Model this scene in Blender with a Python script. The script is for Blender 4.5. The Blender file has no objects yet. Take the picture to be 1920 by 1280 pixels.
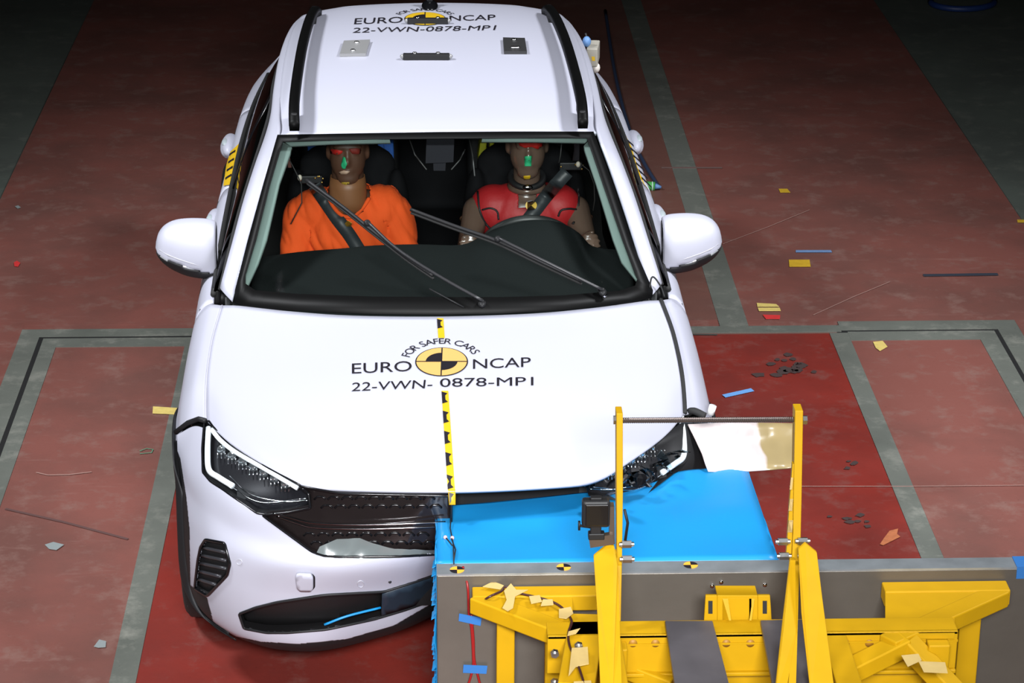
import bpy, bmesh, math, random
from mathutils import Vector, Matrix, noise
from mathutils.bvhtree import BVHTree
from mathutils.geometry import intersect_point_tri_2d
random.seed(7)
S = bpy.context.scene
COL = S.collection
PI = math.pi

# ------------------------------------------------------------------ camera
CAM = Vector((-.1883, -6.6477, 4.0458)); YAW, PIT, ROL, FPX = .0385, .3912, .0063, 4646.0
CARX, CARA = -.1117, .0103
def cam_axes():
    cy, sy, cp, sp = math.cos(YAW), math.sin(YAW), math.cos(PIT), math.sin(PIT)
    f = Vector((sy*cp, cy*cp, -sp)); r = Vector((cy, -sy, 0)); u = r.cross(f)
    c, s = math.cos(ROL), math.sin(ROL)
    return c*r+s*u, -s*r+c*u, f
AR, AU, AF = cam_axes()
cd = bpy.data.cameras.new('camera'); cam = bpy.data.objects.new('camera', cd); COL.objects.link(cam)
cd.sensor_width = 36; cd.lens = FPX/1920*36; cd.clip_start = .1; cd.clip_end = 200
cam.matrix_world = Matrix.Translation(CAM) @ Matrix((AR, AU, -AF)).transposed().to_4x4()
S.camera = cam
# ------------------------------------------------------------------ world, lights, exposure
S.view_settings.view_transform = 'Standard'; S.view_settings.look = 'None'
S.view_settings.exposure = 0.0; S.view_settings.gamma = 1.0; S.view_settings.use_curve_mapping = False
wd = bpy.data.worlds.new('world'); S.world = wd; wd.use_nodes = True
wd.node_tree.nodes['Background'].inputs[0].default_value = (.75, .8, 1, 1)
wd.node_tree.nodes['Background'].inputs[1].default_value = .008
def area(name, loc, target, sx, sy, power, color, spread=PI):
    l = bpy.data.lights.new(name, 'AREA'); l.shape = 'RECTANGLE'; l.size = sx; l.size_y = sy
    l.energy = power; l.color = color; l.spread = spread
    o = bpy.data.objects.new(name, l); COL.objects.link(o); o.location = loc
    o.rotation_euler = (Vector(target)-Vector(loc)).to_track_quat('-Z', 'Y').to_euler()
    return o
area('light_bank', (-4.8, .6, 7.0), (-.3, 2.2, 0), 1.1, 1.1, 90, (.94, .96, 1), math.radians(60))
area('light_bank', (4.8, .6, 7.0), (.3, 2.2, 0), 1.1, 1.1, 90, (.94, .96, 1), math.radians(60))
area('light_bank', (0, -6.4, 4.2), (0, .3, .3), 2.2, .7, 92, (.97, .98, 1), math.radians(48))

# ------------------------------------------------------------------ calibrated points
CW = Matrix.Translation((CARX, 0, 0)) @ Matrix.Rotation(CARA, 4, 'Z')
CWI = CW.inverted()
O_CAR = CWI @ CAM
def ray_w(px, py):
    return (AF + AR*((px-960)/FPX) - AU*((py-640)/FPX)).normalized()
def ray_c(px, py):
    return CWI.to_3x3() @ ray_w(px, py)
def plane_pt(o, d, x, y, z):
    i, v = (0, x) if x is not None else (1, y) if y is not None else (2, z)
    return o + d*((v-o[i])/d[i])
def cp(px, py, x=None, y=None, z=None): return plane_pt(O_CAR, ray_c(px, py), x, y, z)      # car frame
def wp(px, py, x=None, y=None, z=None): return plane_pt(CAM, ray_w(px, py), x, y, z)        # world frame
TW = Matrix.Translation((CARX, 0, 0))
def tp(px, py, x=None, y=None, z=None): return plane_pt(TW.inverted() @ CAM, ray_w(px, py), x, y, z)  # trolley frame
def proj_c(p):
    d = CW @ Vector(p) - CAM; z = d.dot(AF)
    return 960+FPX*d.dot(AR)/z, 640-FPX*d.dot(AU)/z

# ------------------------------------------------------------------ materials
MATS = {}
def mat(name, col, rough=.5, metal=0, coat=0, emit=None, spec=.5, bump=0, bscale=60, noise_amt=0, nscale=8, alpha=None):
    if name in MATS: return MATS[name]
    m = bpy.data.materials.new(name); m.use_nodes = True; nt = m.node_tree; b = nt.nodes['Principled BSDF']
    b.inputs['Base Color'].default_value = (*col, 1); b.inputs['Roughness'].default_value = rough
    b.inputs['Metallic'].default_value = metal; b.inputs['Coat Weight'].default_value = coat
    b.inputs['Specular IOR Level'].default_value = spec
    if noise_amt:
        tc = nt.nodes.new('ShaderNodeTexCoord')
        n = nt.nodes.new('ShaderNodeTexNoise'); n.inputs['Scale'].default_value = nscale; n.inputs['Detail'].default_value = 6
        nt.links.new(tc.outputs['Object'], n.inputs['Vector'])
        mx = nt.nodes.new('ShaderNodeMix'); mx.data_type = 'RGBA'
        mx.inputs[6].default_value = (*[c*(1-noise_amt) for c in col], 1); mx.inputs[7].default_value = (*[min(1, c*(1+noise_amt)) for c in col], 1)
        nt.links.new(n.outputs['Fac'], mx.inputs[0]); nt.links.new(mx.outputs[2], b.inputs['Base Color'])
    if bump:
        n = nt.nodes.new('ShaderNodeTexNoise'); n.inputs['Scale'].default_value = bscale; n.inputs['Detail'].default_value = 4
        tc = nt.nodes.new('ShaderNodeTexCoord'); nt.links.new(tc.outputs['Object'], n.inputs['Vector'])
        bp = nt.nodes.new('ShaderNodeBump'); bp.inputs['Strength'].default_value = bump; bp.inputs['Distance'].default_value = .01
        nt.links.new(n.outputs['Fac'], bp.inputs['Height']); nt.links.new(bp.outputs['Normal'], b.inputs['Normal'])
    MATS[name] = m
    return m
def glass(name, tint, refl=.06, rough=.02):
    m = bpy.data.materials.new(name); m.use_nodes = True; nt = m.node_tree; nt.nodes.clear()
    o = nt.nodes.new('ShaderNodeOutputMaterial'); t = nt.nodes.new('ShaderNodeBsdfTransparent'); g = nt.nodes.new('ShaderNodeBsdfGlossy')
    t.inputs[0].default_value = (*tint, 1); g.inputs['Roughness'].default_value = rough
    lw = nt.nodes.new('ShaderNodeLayerWeight'); lw.inputs[0].default_value = refl
    mx = nt.nodes.new('ShaderNodeMixShader'); nt.links.new(lw.outputs['Fresnel'], mx.inputs[0])
    nt.links.new(t.outputs[0], mx.inputs[1]); nt.links.new(g.outputs[0], mx.inputs[2]); nt.links.new(mx.outputs[0], o.inputs[0])
    MATS[name] = m
    return m
M_WHITE = mat('white_paint', (.42, .425, .50), .5, 0, .15)
M_BLACKG = mat('gloss_black', (.005, .005, .006), .22, 0, .1, spec=.4)
M_FRIT = mat('glass_frit', (.003, .003, .003), .5, spec=.15)
M_BLACK = mat('black_plastic', (.009, .009, .010), .55, spec=.35)
M_RUB = mat('rubber', (.01, .01, .01), .75)
M_DARK = mat('dark_trim', (.012, .013, .014), .7)
M_DASH = mat('dash_plastic', (.004, .0055, .0055), .75, bump=.15, bscale=300, spec=.12)
M_PILLAR = mat('pillar_trim', (.13, .18, .165), .85)
M_CHROME = mat('chrome', (.85, .85, .87), .12, 1)
M_STEEL = mat('steel', (.42, .42, .42), .35, 1, noise_amt=.25, nscale=30)
M_YEL = mat('yellow_paint', (.45, .25, .002), .6, 0, 0, spec=.2, noise_amt=.10, nscale=12, bump=.06, bscale=25)
M_BLUE = mat('blue_foam', (.008, .225, .52), .42, bump=.12, bscale=6, noise_amt=.04, nscale=4)
M_SKIN = mat('dummy_skin', (.085, .040, .024), .5, noise_amt=.12, nscale=12)
M_SKIN2 = mat('dummy_skin_tan', (.10, .065, .048), .22, noise_amt=.10, nscale=12)
M_ORANGE = mat('orange_cloth', (.78, .085, .006), .85, bump=.3, bscale=500)
M_RED = mat('red_vest', (.34, .009, .012), .6, bump=.15, bscale=40)
M_BELT = mat('belt_webbing', (.022, .027, .030), .5)
M_SEAT = mat('seat_fabric', (.006, .006, .007), .9, spec=.1)
M_TAPE = mat('masking_tape', (.50, .36, .13), .7, noise_amt=.1, nscale=40)
M_BTAPE = mat('blue_tape', (.02, .13, .38), .6)
M_YST = mat('sticker_yellow', (.58, .36, .008), .5)
M_LOGO = mat('logo_amber', (.54, .33, .10), .5)
M_INK = mat('sticker_black', (.008, .006, .01), .5)
M_GLASS = glass('windscreen_glass', (.93, .97, .95), .025)
M_SIDEG = glass('side_glass', (.02, .024, .024), .10)
M_LENS = glass('lamp_lens', (.93, .95, .97), .10, .03)

# ------------------------------------------------------------------ mesh helpers
def prop(o, label=None, cat=None, group=None, kind=None):
    if label: o['label'] = label
    if cat: o['category'] = cat
    if group: o['group'] = group
    if kind: o['kind'] = kind
    return o
def empty(name, label, cat, mw=None, group=None):
    o = bpy.data.objects.new(name, None); COL.objects.link(o); o.empty_display_size = .1
    if mw is not None: o.matrix_world = mw
    return prop(o, label, cat, group)
def mk(name, vs, fs, m, parent=None, smooth=True, sol=0, soff=-1, bev=0, label=None, mw=None):
    me = bpy.data.meshes.new(name); me.from_pydata([tuple(v) for v in vs], [], fs); me.validate(); me.update()
    if sol and soff == -1 and parent is not None:      # panels thicken inwards
        if sum((p.center-CARC).dot(p.normal)*p.area for p in me.polygons) < 0: me.flip_normals()
    return mko(name, me, m, parent, smooth, sol, soff, bev, label, mw)
CARC = Vector((0, 2.1, .55))
def mko(name, me, m, parent=None, smooth=True, sol=0, soff=-1, bev=0, label=None, mw=None):
    if m and not me.materials:
        for q in (m if isinstance(m, (list, tuple)) else [m]): me.materials.append(q)
    o = bpy.data.objects.new(name, me); COL.objects.link(o)
    if parent is not None: o.parent = parent
    elif mw is not None: o.matrix_world = mw
    for p in me.polygons: p.use_smooth = smooth
    if sol:
        md = o.modifiers.new('sol', 'SOLIDIFY'); md.thickness = sol; md.offset = soff
    if bev:
        md = o.modifiers.new('bev', 'BEVEL'); md.width = bev; md.segments = 2; md.limit_method = 'ANGLE'
        md.harden_normals = False
    if label: o['label'] = label
    return o
def cr(p0, p1, p2, p3, t):
    return .5*((2*p1)+(p2-p0)*t+(2*p0-5*p1+4*p2-p3)*t*t+(3*p1-p0-3*p2+p3)*t**3)
def crline(pts, n):
    P = [Vector(p) for p in pts]; k = len(P); out = []
    if k == 2: return [P[0].lerp(P[1], i/n) for i in range(n+1)]
    for i in range(k-1):
        a = P[i-1] if i else 2*P[0]-P[1]; d = P[i+2] if i+2 < k else 2*P[-1]-P[-2]
        for j in range(n): out.append(cr(a, P[i], P[i+1], d, j/n))
    out.append(P[-1]); return out
def grid(rows, nr, nc):
    A = [crline(r, nc) for r in rows]; w = len(A[0]); cols = [crline([a[i] for a in A], nr) for i in range(w)]
    h = len(cols[0]); vs = [cols[i][j] for j in range(h) for i in range(w)]
    fs = [(j*w+i, j*w+i+1, (j+1)*w+i+1, (j+1)*w+i) for j in range(h-1) for i in range(w-1)]
    return vs, fs
def mirx(rows): return [[(-p[0], p[1], p[2]) for p in r] for r in rows]
def full(rows):   # rows given from x=0 outward to the left; mirrored to full width
    return [[(-p[0], p[1], p[2]) for p in reversed(r[1:])] + [tuple(p) for p in r] for r in rows]
def bvh(vs, fs): return BVHTree.FromPolygons([tuple(v) for v in vs], fs)
def bvho(o):
    me = o.data; return BVHTree.FromPolygons([tuple(v.co) for v in me.vertices], [tuple(p.vertices) for p in me.polygons])
def inpoly(x, y, P):
    c = False; n = len(P); j = n-1
    for i in range(n):
        xi, yi = P[i]; xj, yj = P[j]
        if (yi > y) != (yj > y) and x < (xj-xi)*(y-yi)/(yj-yi)+xi: c = not c
        j = i
    return c
def surf(b, px, py, off=0.0, fall=None):
    d = ray_c(px, py); h = b.ray_cast(O_CAR, d)
    if h[0] is None:
        # continue the surface: nearest point to the ray at typical depth
        q = O_CAR + d*(fall or 7.3)
        n = b.find_nearest(q)
        q = O_CAR + d*((n[0]-O_CAR).dot(d)); return q - d*off
    n = h[1].normalized()
    if n.dot(d) > 0: n = -n
    return h[0] + n*off if off >= 0 else h[0] - d*off
def round_poly(P, r=.18, n=3):
    out = []; k = len(P)
    for i in range(k):
        a, b, c = Vector(P[i-1]), Vector(P[i]), Vector(P[(i+1) % k])
        p = b.lerp(a, r); q = b.lerp(c, r)
        for j in range(n+1):
            t = j/n; out.append(tuple((1-t)**2*p+2*t*(1-t)*b+t*t*q))
    return out
def fill2d(P, step):
    bm = bmesh.new()
    Q = []
    for i in range(len(P)):
        a, b = Vector(P[i]), Vector(P[(i+1) % len(P)]); n = max(1, int((b-a).length/step))
        for j in range(n): Q.append(a.lerp(b, j/n))
    xs = [p[0] for p in P]; ys = [p[1] for p in P]
    inner = []
    y = min(ys)+step/2
    while y < max(ys):
        x = min(xs)+step/2
        while x < max(xs):
            if inpoly(x, y, P) and min((Vector((x, y))-q).length for q in Q) > step*.55: inner.append(Vector((x, y)))
            x += step
        y += step
    from mathutils.geometry import delaunay_2d_cdt
    ne = len(Q)
    r = delaunay_2d_cdt(Q+inner, [(i, (i+1) % ne) for i in range(ne)], [], 1, 1e-4)
    bm.free()
    return r[0], [tuple(f) for f in r[2]]
def decal(name, b, P, m, parent, off=.0015, sol=.001, step=8, label=None, rnd=0, fall=None):
    if rnd: P = round_poly(P, rnd)
    v2, f2 = fill2d(P, step)
    vs = [surf(b, v[0], v[1], off, fall) for v in v2]
    return mk(name, vs, f2, m, parent, True, sol, 0, label=label)
def tube(pts, r, seg=8, closed=False, cap=True):
    P = [Vector(p) for p in pts]; n = len(P); vs = []; fs = []
    up = None
    for i in range(n):
        a = P[i-1] if (i or closed) else P[0]; c = P[(i+1) % n] if (i < n-1 or closed) else P[-1]
        t = (c-a); t = t.normalized() if t.length > 1e-9 else Vector((0, 0, 1))
        if up is None: up = t.orthogonal().normalized()
        up = (up - t*up.dot(t)); up = up.normalized() if up.length > 1e-6 else t.orthogonal().normalized()
        s = t.cross(up); rr = r[i] if isinstance(r, (list, tuple)) else r
        for k in range(seg):
            an = 2*PI*k/seg; vs.append(P[i]+up*(math.cos(an)*rr)+s*(math.sin(an)*rr))
    m_ = n if closed else n-1
    for i in range(m_):
        for k in range(seg):
            a = i*seg+k; b_ = i*seg+(k+1) % seg; c = ((i+1) % n)*seg+(k+1) % seg; d = ((i+1) % n)*seg+k
            fs.append((a, b_, c, d))
    if cap and not closed:
        fs.append(tuple(range(seg-1, -1, -1))); fs.append(tuple((n-1)*seg+k for k in range(seg)))
    return vs, fs
def merge(*parts):
    vs = []; fs = []
    for v, f in parts:
        o = len(vs); vs += [Vector(q) for q in v]; fs += [tuple(i+o for i in t) for t in f]
    return vs, fs
def boxm(c, d, rot=None):
    vs = [Vector((sx*d[0]/2, sy*d[1]/2, sz*d[2]/2)) for sz in (-1, 1) for sy in (-1, 1) for sx in (-1, 1)]
    if rot is not None: vs = [rot @ v for v in vs]
    vs = [v+Vector(c) for v in vs]
    return vs, [(0, 2, 3, 1), (4, 5, 7, 6), (0, 1, 5, 4), (2, 6, 7, 3), (0, 4, 6, 2), (1, 3, 7, 5)]
def prism(P, ext):
    n = len(P); P = [Vector(p) for p in P]; ext = Vector(ext)
    return P+[p+ext for p in P], [tuple(range(n-1, -1, -1)), tuple(range(n, 2*n))]+[(i, (i+1) % n, n+(i+1) % n, n+i) for i in range(n)]
def beam(a, b, w, h, up=(0, 0, 1)):
    a, b = Vector(a), Vector(b); t = (b-a).normalized(); s = t.cross(Vector(up)).normalized(); u = s.cross(t)
    q = [s*(-w/2)+u*(-h/2), s*(w/2)+u*(-h/2), s*(w/2)+u*(h/2), s*(-w/2)+u*(h/2)]
    return prism([a+v for v in q], b-a)
def cyl(a, b, r, seg=20): return tube([a, b], r, seg)
def ell(c, r, rot=None, seg=20, rings=12):
    vs = []; fs = []
    for i in range(rings+1):
        th = PI*i/rings
        for k in range(seg):
            ph = 2*PI*k/seg; v = Vector((r[0]*math.sin(th)*math.cos(ph), r[1]*math.sin(th)*math.sin(ph), r[2]*math.cos(th)))
            if rot is not None: v = rot @ v
            vs.append(v+Vector(c))
    for i in range(rings):
        for k in range(seg): fs.append((i*seg+k, i*seg+(k+1) % seg, (i+1)*seg+(k+1) % seg, (i+1)*seg+k))
    return vs, fs
def capsule(a, b, ra, rb, seg=14):
    a, b = Vector(a), Vector(b); L = b-a; t = L.normalized(); pts = []; rs = []
    for i in range(5): an = PI/2*(1-i/4); pts.append(a-t*ra*math.sin(an)); rs.append(max(1e-4, ra*math.cos(an)))
    for i in range(1, 4): pts.append(a.lerp(b, i/4)); rs.append(ra+(rb-ra)*i/4)
    for i in range(5): an = PI/2*(i/4); pts.append(b+t*rb*math.sin(an)); rs.append(max(1e-4, rb*math.cos(an)))
    return tube(pts, rs, seg)
def remesh(parts, vox=.007, smooth=4):
    vs, fs = merge(*parts)
    me = bpy.data.meshes.new('tmp'); me.from_pydata([tuple(v) for v in vs], [], fs); me.update()
    bm = bmesh.new(); bm.from_mesh(me); bmesh.ops.remove_doubles(bm, verts=bm.verts, dist=1e-5); bmesh.ops.recalc_face_normals(bm, faces=bm.faces); bm.to_mesh(me); bm.free()
    o = bpy.data.objects.new('tmp', me); COL.objects.link(o)
    md = o.modifiers.new('r', 'REMESH'); md.mode = 'VOXEL'; md.voxel_size = vox; md.adaptivity = 0
    sm = o.modifiers.new('s', 'SMOOTH'); sm.iterations = smooth; sm.factor = .5
    dg = bpy.context.evaluated_depsgraph_get(); dg.update()
    out = bpy.data.meshes.new_from_object(o.evaluated_get(dg)); bpy.data.objects.remove(o); out.materials.clear()
    return out
def textmesh(s, shear=0):
    cu = bpy.data.curves.new('t', 'FONT'); cu.body = s; cu.size = 1; cu.align_x = 'LEFT'; cu.fill_mode = 'FRONT'; cu.resolution_u = 4
    cu.offset = 0
    o = bpy.data.objects.new('t', cu); COL.objects.link(o)
    dg = bpy.context.evaluated_depsgraph_get(); dg.update()
    me = bpy.data.meshes.new_from_object(o.evaluated_get(dg)); bpy.data.objects.remove(o)
    vs = [v.co.copy() for v in me.vertices]; fs = [tuple(p.vertices) for p in me.polygons]
    return vs, fs
def text_px(s, b, LL, LR, UL, off=.002):
    vs, fs = textmesh(s); x0 = min(v.x for v in vs); x1 = max(v.x for v in vs); y0 = 0; y1 = max(v.y for v in vs)
    out = []
    for v in vs:
        u = (v.x-x0)/(x1-x0); w = (v.y-y0)/(y1-y0)
        out.append(surf(b, LL[0]+u*(LR[0]-LL[0])+w*(UL[0]-LL[0]), LL[1]+u*(LR[1]-LL[1])+w*(UL[1]-LL[1]), off))
    return out, fs
def arc_px(s, b, c, R, H, sc, a0, a1, off=.002):
    parts = []; widths = []
    tm = []
    for ch in s:
        if ch == ' ': tm.append(None); widths.append(.32); continue
        vs, fs = textmesh(ch); x0 = min(v.x for v in vs); x1 = max(v.x for v in vs); tm.append((vs, fs, x0, x1)); widths.append(x1-x0+.16)
    tot = sum(widths); pos = 0
    for t, w in zip(tm, widths):
        a = a0+(a1-a0)*(pos+w/2)/tot; pos += w
        if t is None: continue
        vs, fs, x0, x1 = t; out = []
        ca, sa = math.cos(a), math.sin(a)
        for v in vs:
            lx = (v.x-(x0+x1)/2)*H*1.0; ly = v.y*H
            X = (R+ly)*ca+lx*sa; Y = (R+ly)*sa-lx*ca
            out.append(surf(b, c[0]+X*sc[0], c[1]-Y*sc[1], off))
        parts.append((out, fs))
    return merge(*parts)
def M3(euler): 
    from mathutils import Euler
    return Euler(euler).to_matrix()

# ------------------------------------------------------------------ floor
def floor_mat(name, col, dark, gr, rough=.5):
    m = bpy.data.materials.new(name); m.use_nodes = True; nt = m.node_tree; b = nt.nodes['Principled BSDF']; L = nt.links
    tc = nt.nodes.new('ShaderNodeTexCoord')
    def nz(sc, det=8, ro=.6, stretch=None):
        n = nt.nodes.new('ShaderNodeTexNoise'); n.inputs['Scale'].default_value = sc; n.inputs['Detail'].default_value = det; n.inputs['Roughness'].default_value = ro
        if stretch:
            mp = nt.nodes.new('ShaderNodeMapping'); mp.inputs['Scale'].default_value = stretch; L.new(tc.outputs['Object'], mp.inputs[0]); L.new(mp.outputs[0], n.inputs['Vector'])
        else: L.new(tc.outputs['Object'], n.inputs['Vector'])
        return n.outputs['Fac']
    def ramp(f, a, b_):
        r = nt.nodes.new('ShaderNodeMapRange'); r.inputs[1].default_value = a; r.inputs[2].default_value = b_; L.new(f, r.inputs[0]); return r.outputs[0]
    def mix(f, a, c):
        x = nt.nodes.new('ShaderNodeMix'); x.data_type = 'RGBA'; L.new(f, x.inputs[0])
        for s_, v in ((6, a), (7, c)):
            if isinstance(v, tuple): x.inputs[s_].default_value = (*v, 1)
            else: L.new(v, x.inputs[s_])
        return x.outputs[2]
    c1 = mix(ramp(nz(1.3), .42, .62), col, dark)
    c2 = mix(ramp(nz(7, 10, .7), .52, .74), c1, gr)
    c3 = mix(ramp(nz(2.2, 12, .75, (.5, 3.5, 1)), .60, .85), c2, tuple(min(1, q*1.35+.02) for q in gr))
    c4 = mix(ramp(nz(90, 3, .6), .66, .80), c3, tuple(q*.45 for q in dark))
    L.new(c4, b.inputs['Base Color'])
    r = nt.nodes.new('ShaderNodeMapRange'); r.inputs[3].default_value = rough-.12; r.inputs[4].default_value = rough+.18; L.new(nz(3), r.inputs[0]); L.new(r.outputs[0], b.inputs['Roughness'])
    bp = nt.nodes.new('ShaderNodeBump'); bp.inputs['Strength'].default_value = .12; bp.inputs['Distance'].default_value = .004
    L.new(nz(60), bp.inputs['Height']); L.new(bp.outputs[0], b.inputs['Normal'])
    return m
F_RED = floor_mat('floor_red', (.195, .068, .054), (.140, .058, .047), (.21, .12, .10))
F_DEEP = floor_mat('platform_red', (.20, .022, .015), (.14, .020, .015), (.17, .06, .05), .45)
F_CONC = floor_mat('concrete', (.085, .10, .085), (.07, .08, .07), (.12, .13, .11), .6)
F_BROWN = floor_mat('floor_brown', (.15, .065, .05), (.12, .055, .045), (.16, .09, .07))
F_GREY = floor_mat('frame_grey', (.128, .137, .118), (.095, .102, .088), (.22, .22, .19), .5)
F_DARKG = mat('black_gap', (.003, .003, .003), .9)
def slab(name, x0, x1, y0, y1, z0, z1, m, kind='structure', pts=None, parent=None):
    v, f = boxm(((x0+x1)/2, (y0+y1)/2, (z0+z1)/2), (x1-x0, y1-y0, z1-z0))
    o = mk(name, v, f, m, parent, False); 
    if kind: o['kind'] = kind
    return o
slab('floor', -14, 14, -9, 24, -.3, -.012, F_CONC)
slab('trim_1', -2.28, 2.73, 3.385, 24, -.011, 0, F_RED)          # painted red lane
slab('trim_2', -2.28, -1.92, -8, 3.385, -.011, 0, F_RED)
slab('trim_3', 2.37, 2.73, -8, 3.385, -.011, 0, F_RED)
slab('trim_4', -1.12, 1.565, -8, 3.215, -.011, 0, F_DEEP)        # deep red platform
slab('trim_5', -1.75, -1.205, -8, 3.13, -.011, 0, F_RED)
slab('trim_6', 1.645, 2.205, -8, 3.13, -.011, 0, F_RED)
slab('trim_7', 1.10, 1.225, 3.24, 24, 0, .003, F_GREY)           # stripe running back
slab('trim_8', -.9, 1.10, 3.385, 24, -.001, .0015, F_BROWN)
# steel frame round the platform
for i, (a, b_, c_, d_) in enumerate([(-1.92, -1.835, -8, 3.33), (-1.815, -1.75, -8, 3.215), (-1.205, -1.12, -8, 3.13), (-1.92, -.95, 3.245, 3.33),
                                     (-1.815, -1.12, 3.13, 3.225), (1.565, 1.645, -8, 3.215), (2.205, 2.285, -8, 3.215), (2.305, 2.40, -8, 3.33),
                                     (1.645, 2.285, 3.13, 3.225), (1.62, 2.40, 3.245, 3.345), (-.95, 1.62, 3.23, 3.30)]):
    slab('trim_%d' % (9+i), a, b_, c_, d_, -.010, .002+.0002*i, F_GREY)
for i, (a, b_, c_, d_) in enumerate([(-1.835, -1.815, -8, 3.245), (-1.815, -1.10, 3.225, 3.245), (1.60, 2.285, 3.225, 3.245), (2.285, 2.305, -8, 3.245)]):
    slab('trim_%d' % (23+i), a, b_, c_, d_, -.0118, .0008, F_DARKG)
slab('trim_20', -1.93, 2.42, -8, 3.38, -.0118, -.0105, F_DARKG)
slab('trim_21', -2.29, 2.74, 3.33, 3.39, -.0118, -.0005, F_RED)
slab('trim_22', -.95, 1.62, 3.205, 3.232, -.0118, -.001, F_BROWN)
# hall walls far outside the light
M_WALL = mat('hall_wall', (.10, .10, .10), .9, noise_amt=.2, nscale=2)
slab('wall_back', -14, 14, 24, 24.2, -.3, 9, M_WALL); slab('wall_left', -14.2, -14, -9, 24.2, -.3, 9, M_WALL); slab('wall_right', 14, 14.2, -9, 24.2, -.3, 9, M_WALL)
slab('wall_front', -14, 14, -9.2, -9, -.3, 9, M_WALL); slab('ceiling', -14.2, 14.2, -9.2, 24.2, 9, 9.2, M_WALL)

def floor_piece(name, P, m, label, cat, group=None, h=.0012):
    pts = [wp(x, y, z=.0035) for x, y in P]
    v, f = prism(pts, (0, 0, h)); o = mk(name, v, f, m, None, False); prop(o, label, cat, group)
    return o
M_FT_Y = mat('tape_floor_yellow', (.62, .48, .14), .6, noise_amt=.25, nscale=40)
M_FT_O = mat('tape_floor_ochre', (.55, .34, .02), .6, noise_amt=.25, nscale=40)
M_FT_B = mat('tape_floor_blue', (.13, .22, .40), .6, noise_amt=.2, nscale=30)
M_FT_R = mat('tape_floor_red', (.55, .03, .03), .6, noise_amt=.2, nscale=30)
M_FT_G = mat('chip_grey', (.22, .25, .25), .6)
M_FT_C = mat('foil_copper', (.36, .12, .05), .5, noise_amt=.3, nscale=60)
M_SCR = mat('scratch_pale', (.30, .17, .145), .7)
floor_piece('tape_strip', [(287, 762), (334, 765), (334, 777), (286, 775)], M_FT_Y, 'yellow tape strip on the red floor left of the car fender', 'tape')
floor_piece('tape_strip', [(1419, 568), (1455, 570), (1461, 575), (1420, 575)], M_FT_Y, 'upper of two short yellow tape strips beside grey stripe', 'tape')
floor_piece('tape_strip', [(1421, 577), (1462, 577), (1464, 583), (1423, 583)], M_FT_Y, 'lower of two short yellow tape strips beside grey stripe', 'tape')
floor_piece('tape_strip', [(1430, 590), (1463, 591), (1462, 598), (1436, 598)], M_FT_R, 'short red tape strip on floor beside the grey stripe', 'tape')
floor_piece('tape_strip', [(1479, 487), (1518, 487), (1520, 500), (1480, 500)], M_FT_O, 'ochre tape rectangle on dark red floor right of the mirror', 'tape')
floor_piece('tape_strip', [(1460, 354), (1476, 354), (1482, 361), (1463, 361)], M_FT_O, 'small ochre tape scrap on the red floor far behind the right mirror', 'tape')
floor_piece('tape_strip', [(1907, 412), (1920, 412), (1921, 417), (1908, 417)], M_FT_O, 'tiny ochre tape scrap at right edge by the concrete', 'tape')
floor_piece('tape_strip', [(1492, 469), (1558, 469), (1560, 473), (1492, 473)], M_FT_B, 'thin blue grey tape strip above the ochre rectangle', 'tape')
floor_piece('tape_strip', [(1354, 740), (1408, 728), (1414, 733), (1360, 745)], mat('tape_floor_lblue', (.12, .30, .62), .6), 'bright blue tape strip on deep red platform behind the barrier', 'tape')
floor_piece('tape_strip', [(1730, 514), (1870, 512), (1872, 516), (1732, 518)], mat('tape_floor_dark', (.03, .035, .05), .6), 'long dark tape line on the red floor at far right', 'tape')
floor_piece('tape_strip', [(1637, 641), (1655, 639), (1664, 650), (1650, 658), (1642, 652)], M_FT_Y, 'crumpled beige tape scrap inside the right framed floor panel', 'tape')
floor_piece('foil_scrap', [(1668, 995), (1684, 991), (1682, 1001), (1688, 1006), (1672, 1014), (1656, 1022), (1650, 1020), (1658, 1008)], M_FT_C, 'copper coloured foil scrap on deep red platform by the frame', 'scrap')
floor_piece('paint_chip', [(84, 1021), (100, 1016), (120, 1021), (106, 1031), (92, 1029)], M_FT_G, 'pale grey chip on the left red floor panel, the upper one', 'chip')
floor_piece('paint_chip', [(176, 1212), (186, 1199), (199, 1202), (198, 1213), (184, 1214)], M_FT_G, 'pale grey chip on the left red floor panel, the lowest one', 'chip')
floor_piece('paint_chip', [(28, 387), (34, 385), (39, 389), (33, 391)], M_FT_G, 'tiny pale chip on the floor at the far left', 'chip')
floor_piece('tape_dot', [(26, 492), (32, 489), (38, 493), (34, 500), (27, 499)], M_FT_R, 'red dot of tape on the floor at the far left', 'tape')
def floor_line(P, w, m, label, cat, name='floor_scratch'):
    pts = [wp(x, y, z=.0038) for x, y in P]; vs = []; fs = []
    for i, p in enumerate(pts):
        a = pts[max(0, i-1)]; b_ = pts[min(len(pts)-1, i+1)]; t = (b_-a).normalized(); n = Vector((-t.y, t.x, 0))
        vs += [p-n*w/2, p+n*w/2]
    for i in range(len(pts)-1): fs.append((2*i, 2*i+1, 2*i+3, 2*i+2))
    o = mk(name, vs, fs, m, None, False, .0008, 1); prop(o, label, cat); return o
floor_line([(68, 885), (90, 890), (130, 889), (172, 884)], .006, M_SCR, 'pale curved scratch on left red floor panel', 'scratch')
floor_line([(1355, 457), (1440, 425), (1518, 393)], .004, M_SCR, 'pale straight scratch rising from the right mirror', 'scratch')
floor_line([(1525, 590), (1600, 556), (1668, 528)], .004, M_SCR, 'pale scratch above the right framed floor panel', 'scratch')
floor_line([(1480, 911), (1700, 911), (1920, 909)], .004, M_SCR, 'thin pale seam line crossing the right floor behind the barrier', 'scratch', 'seam_line')
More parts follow.
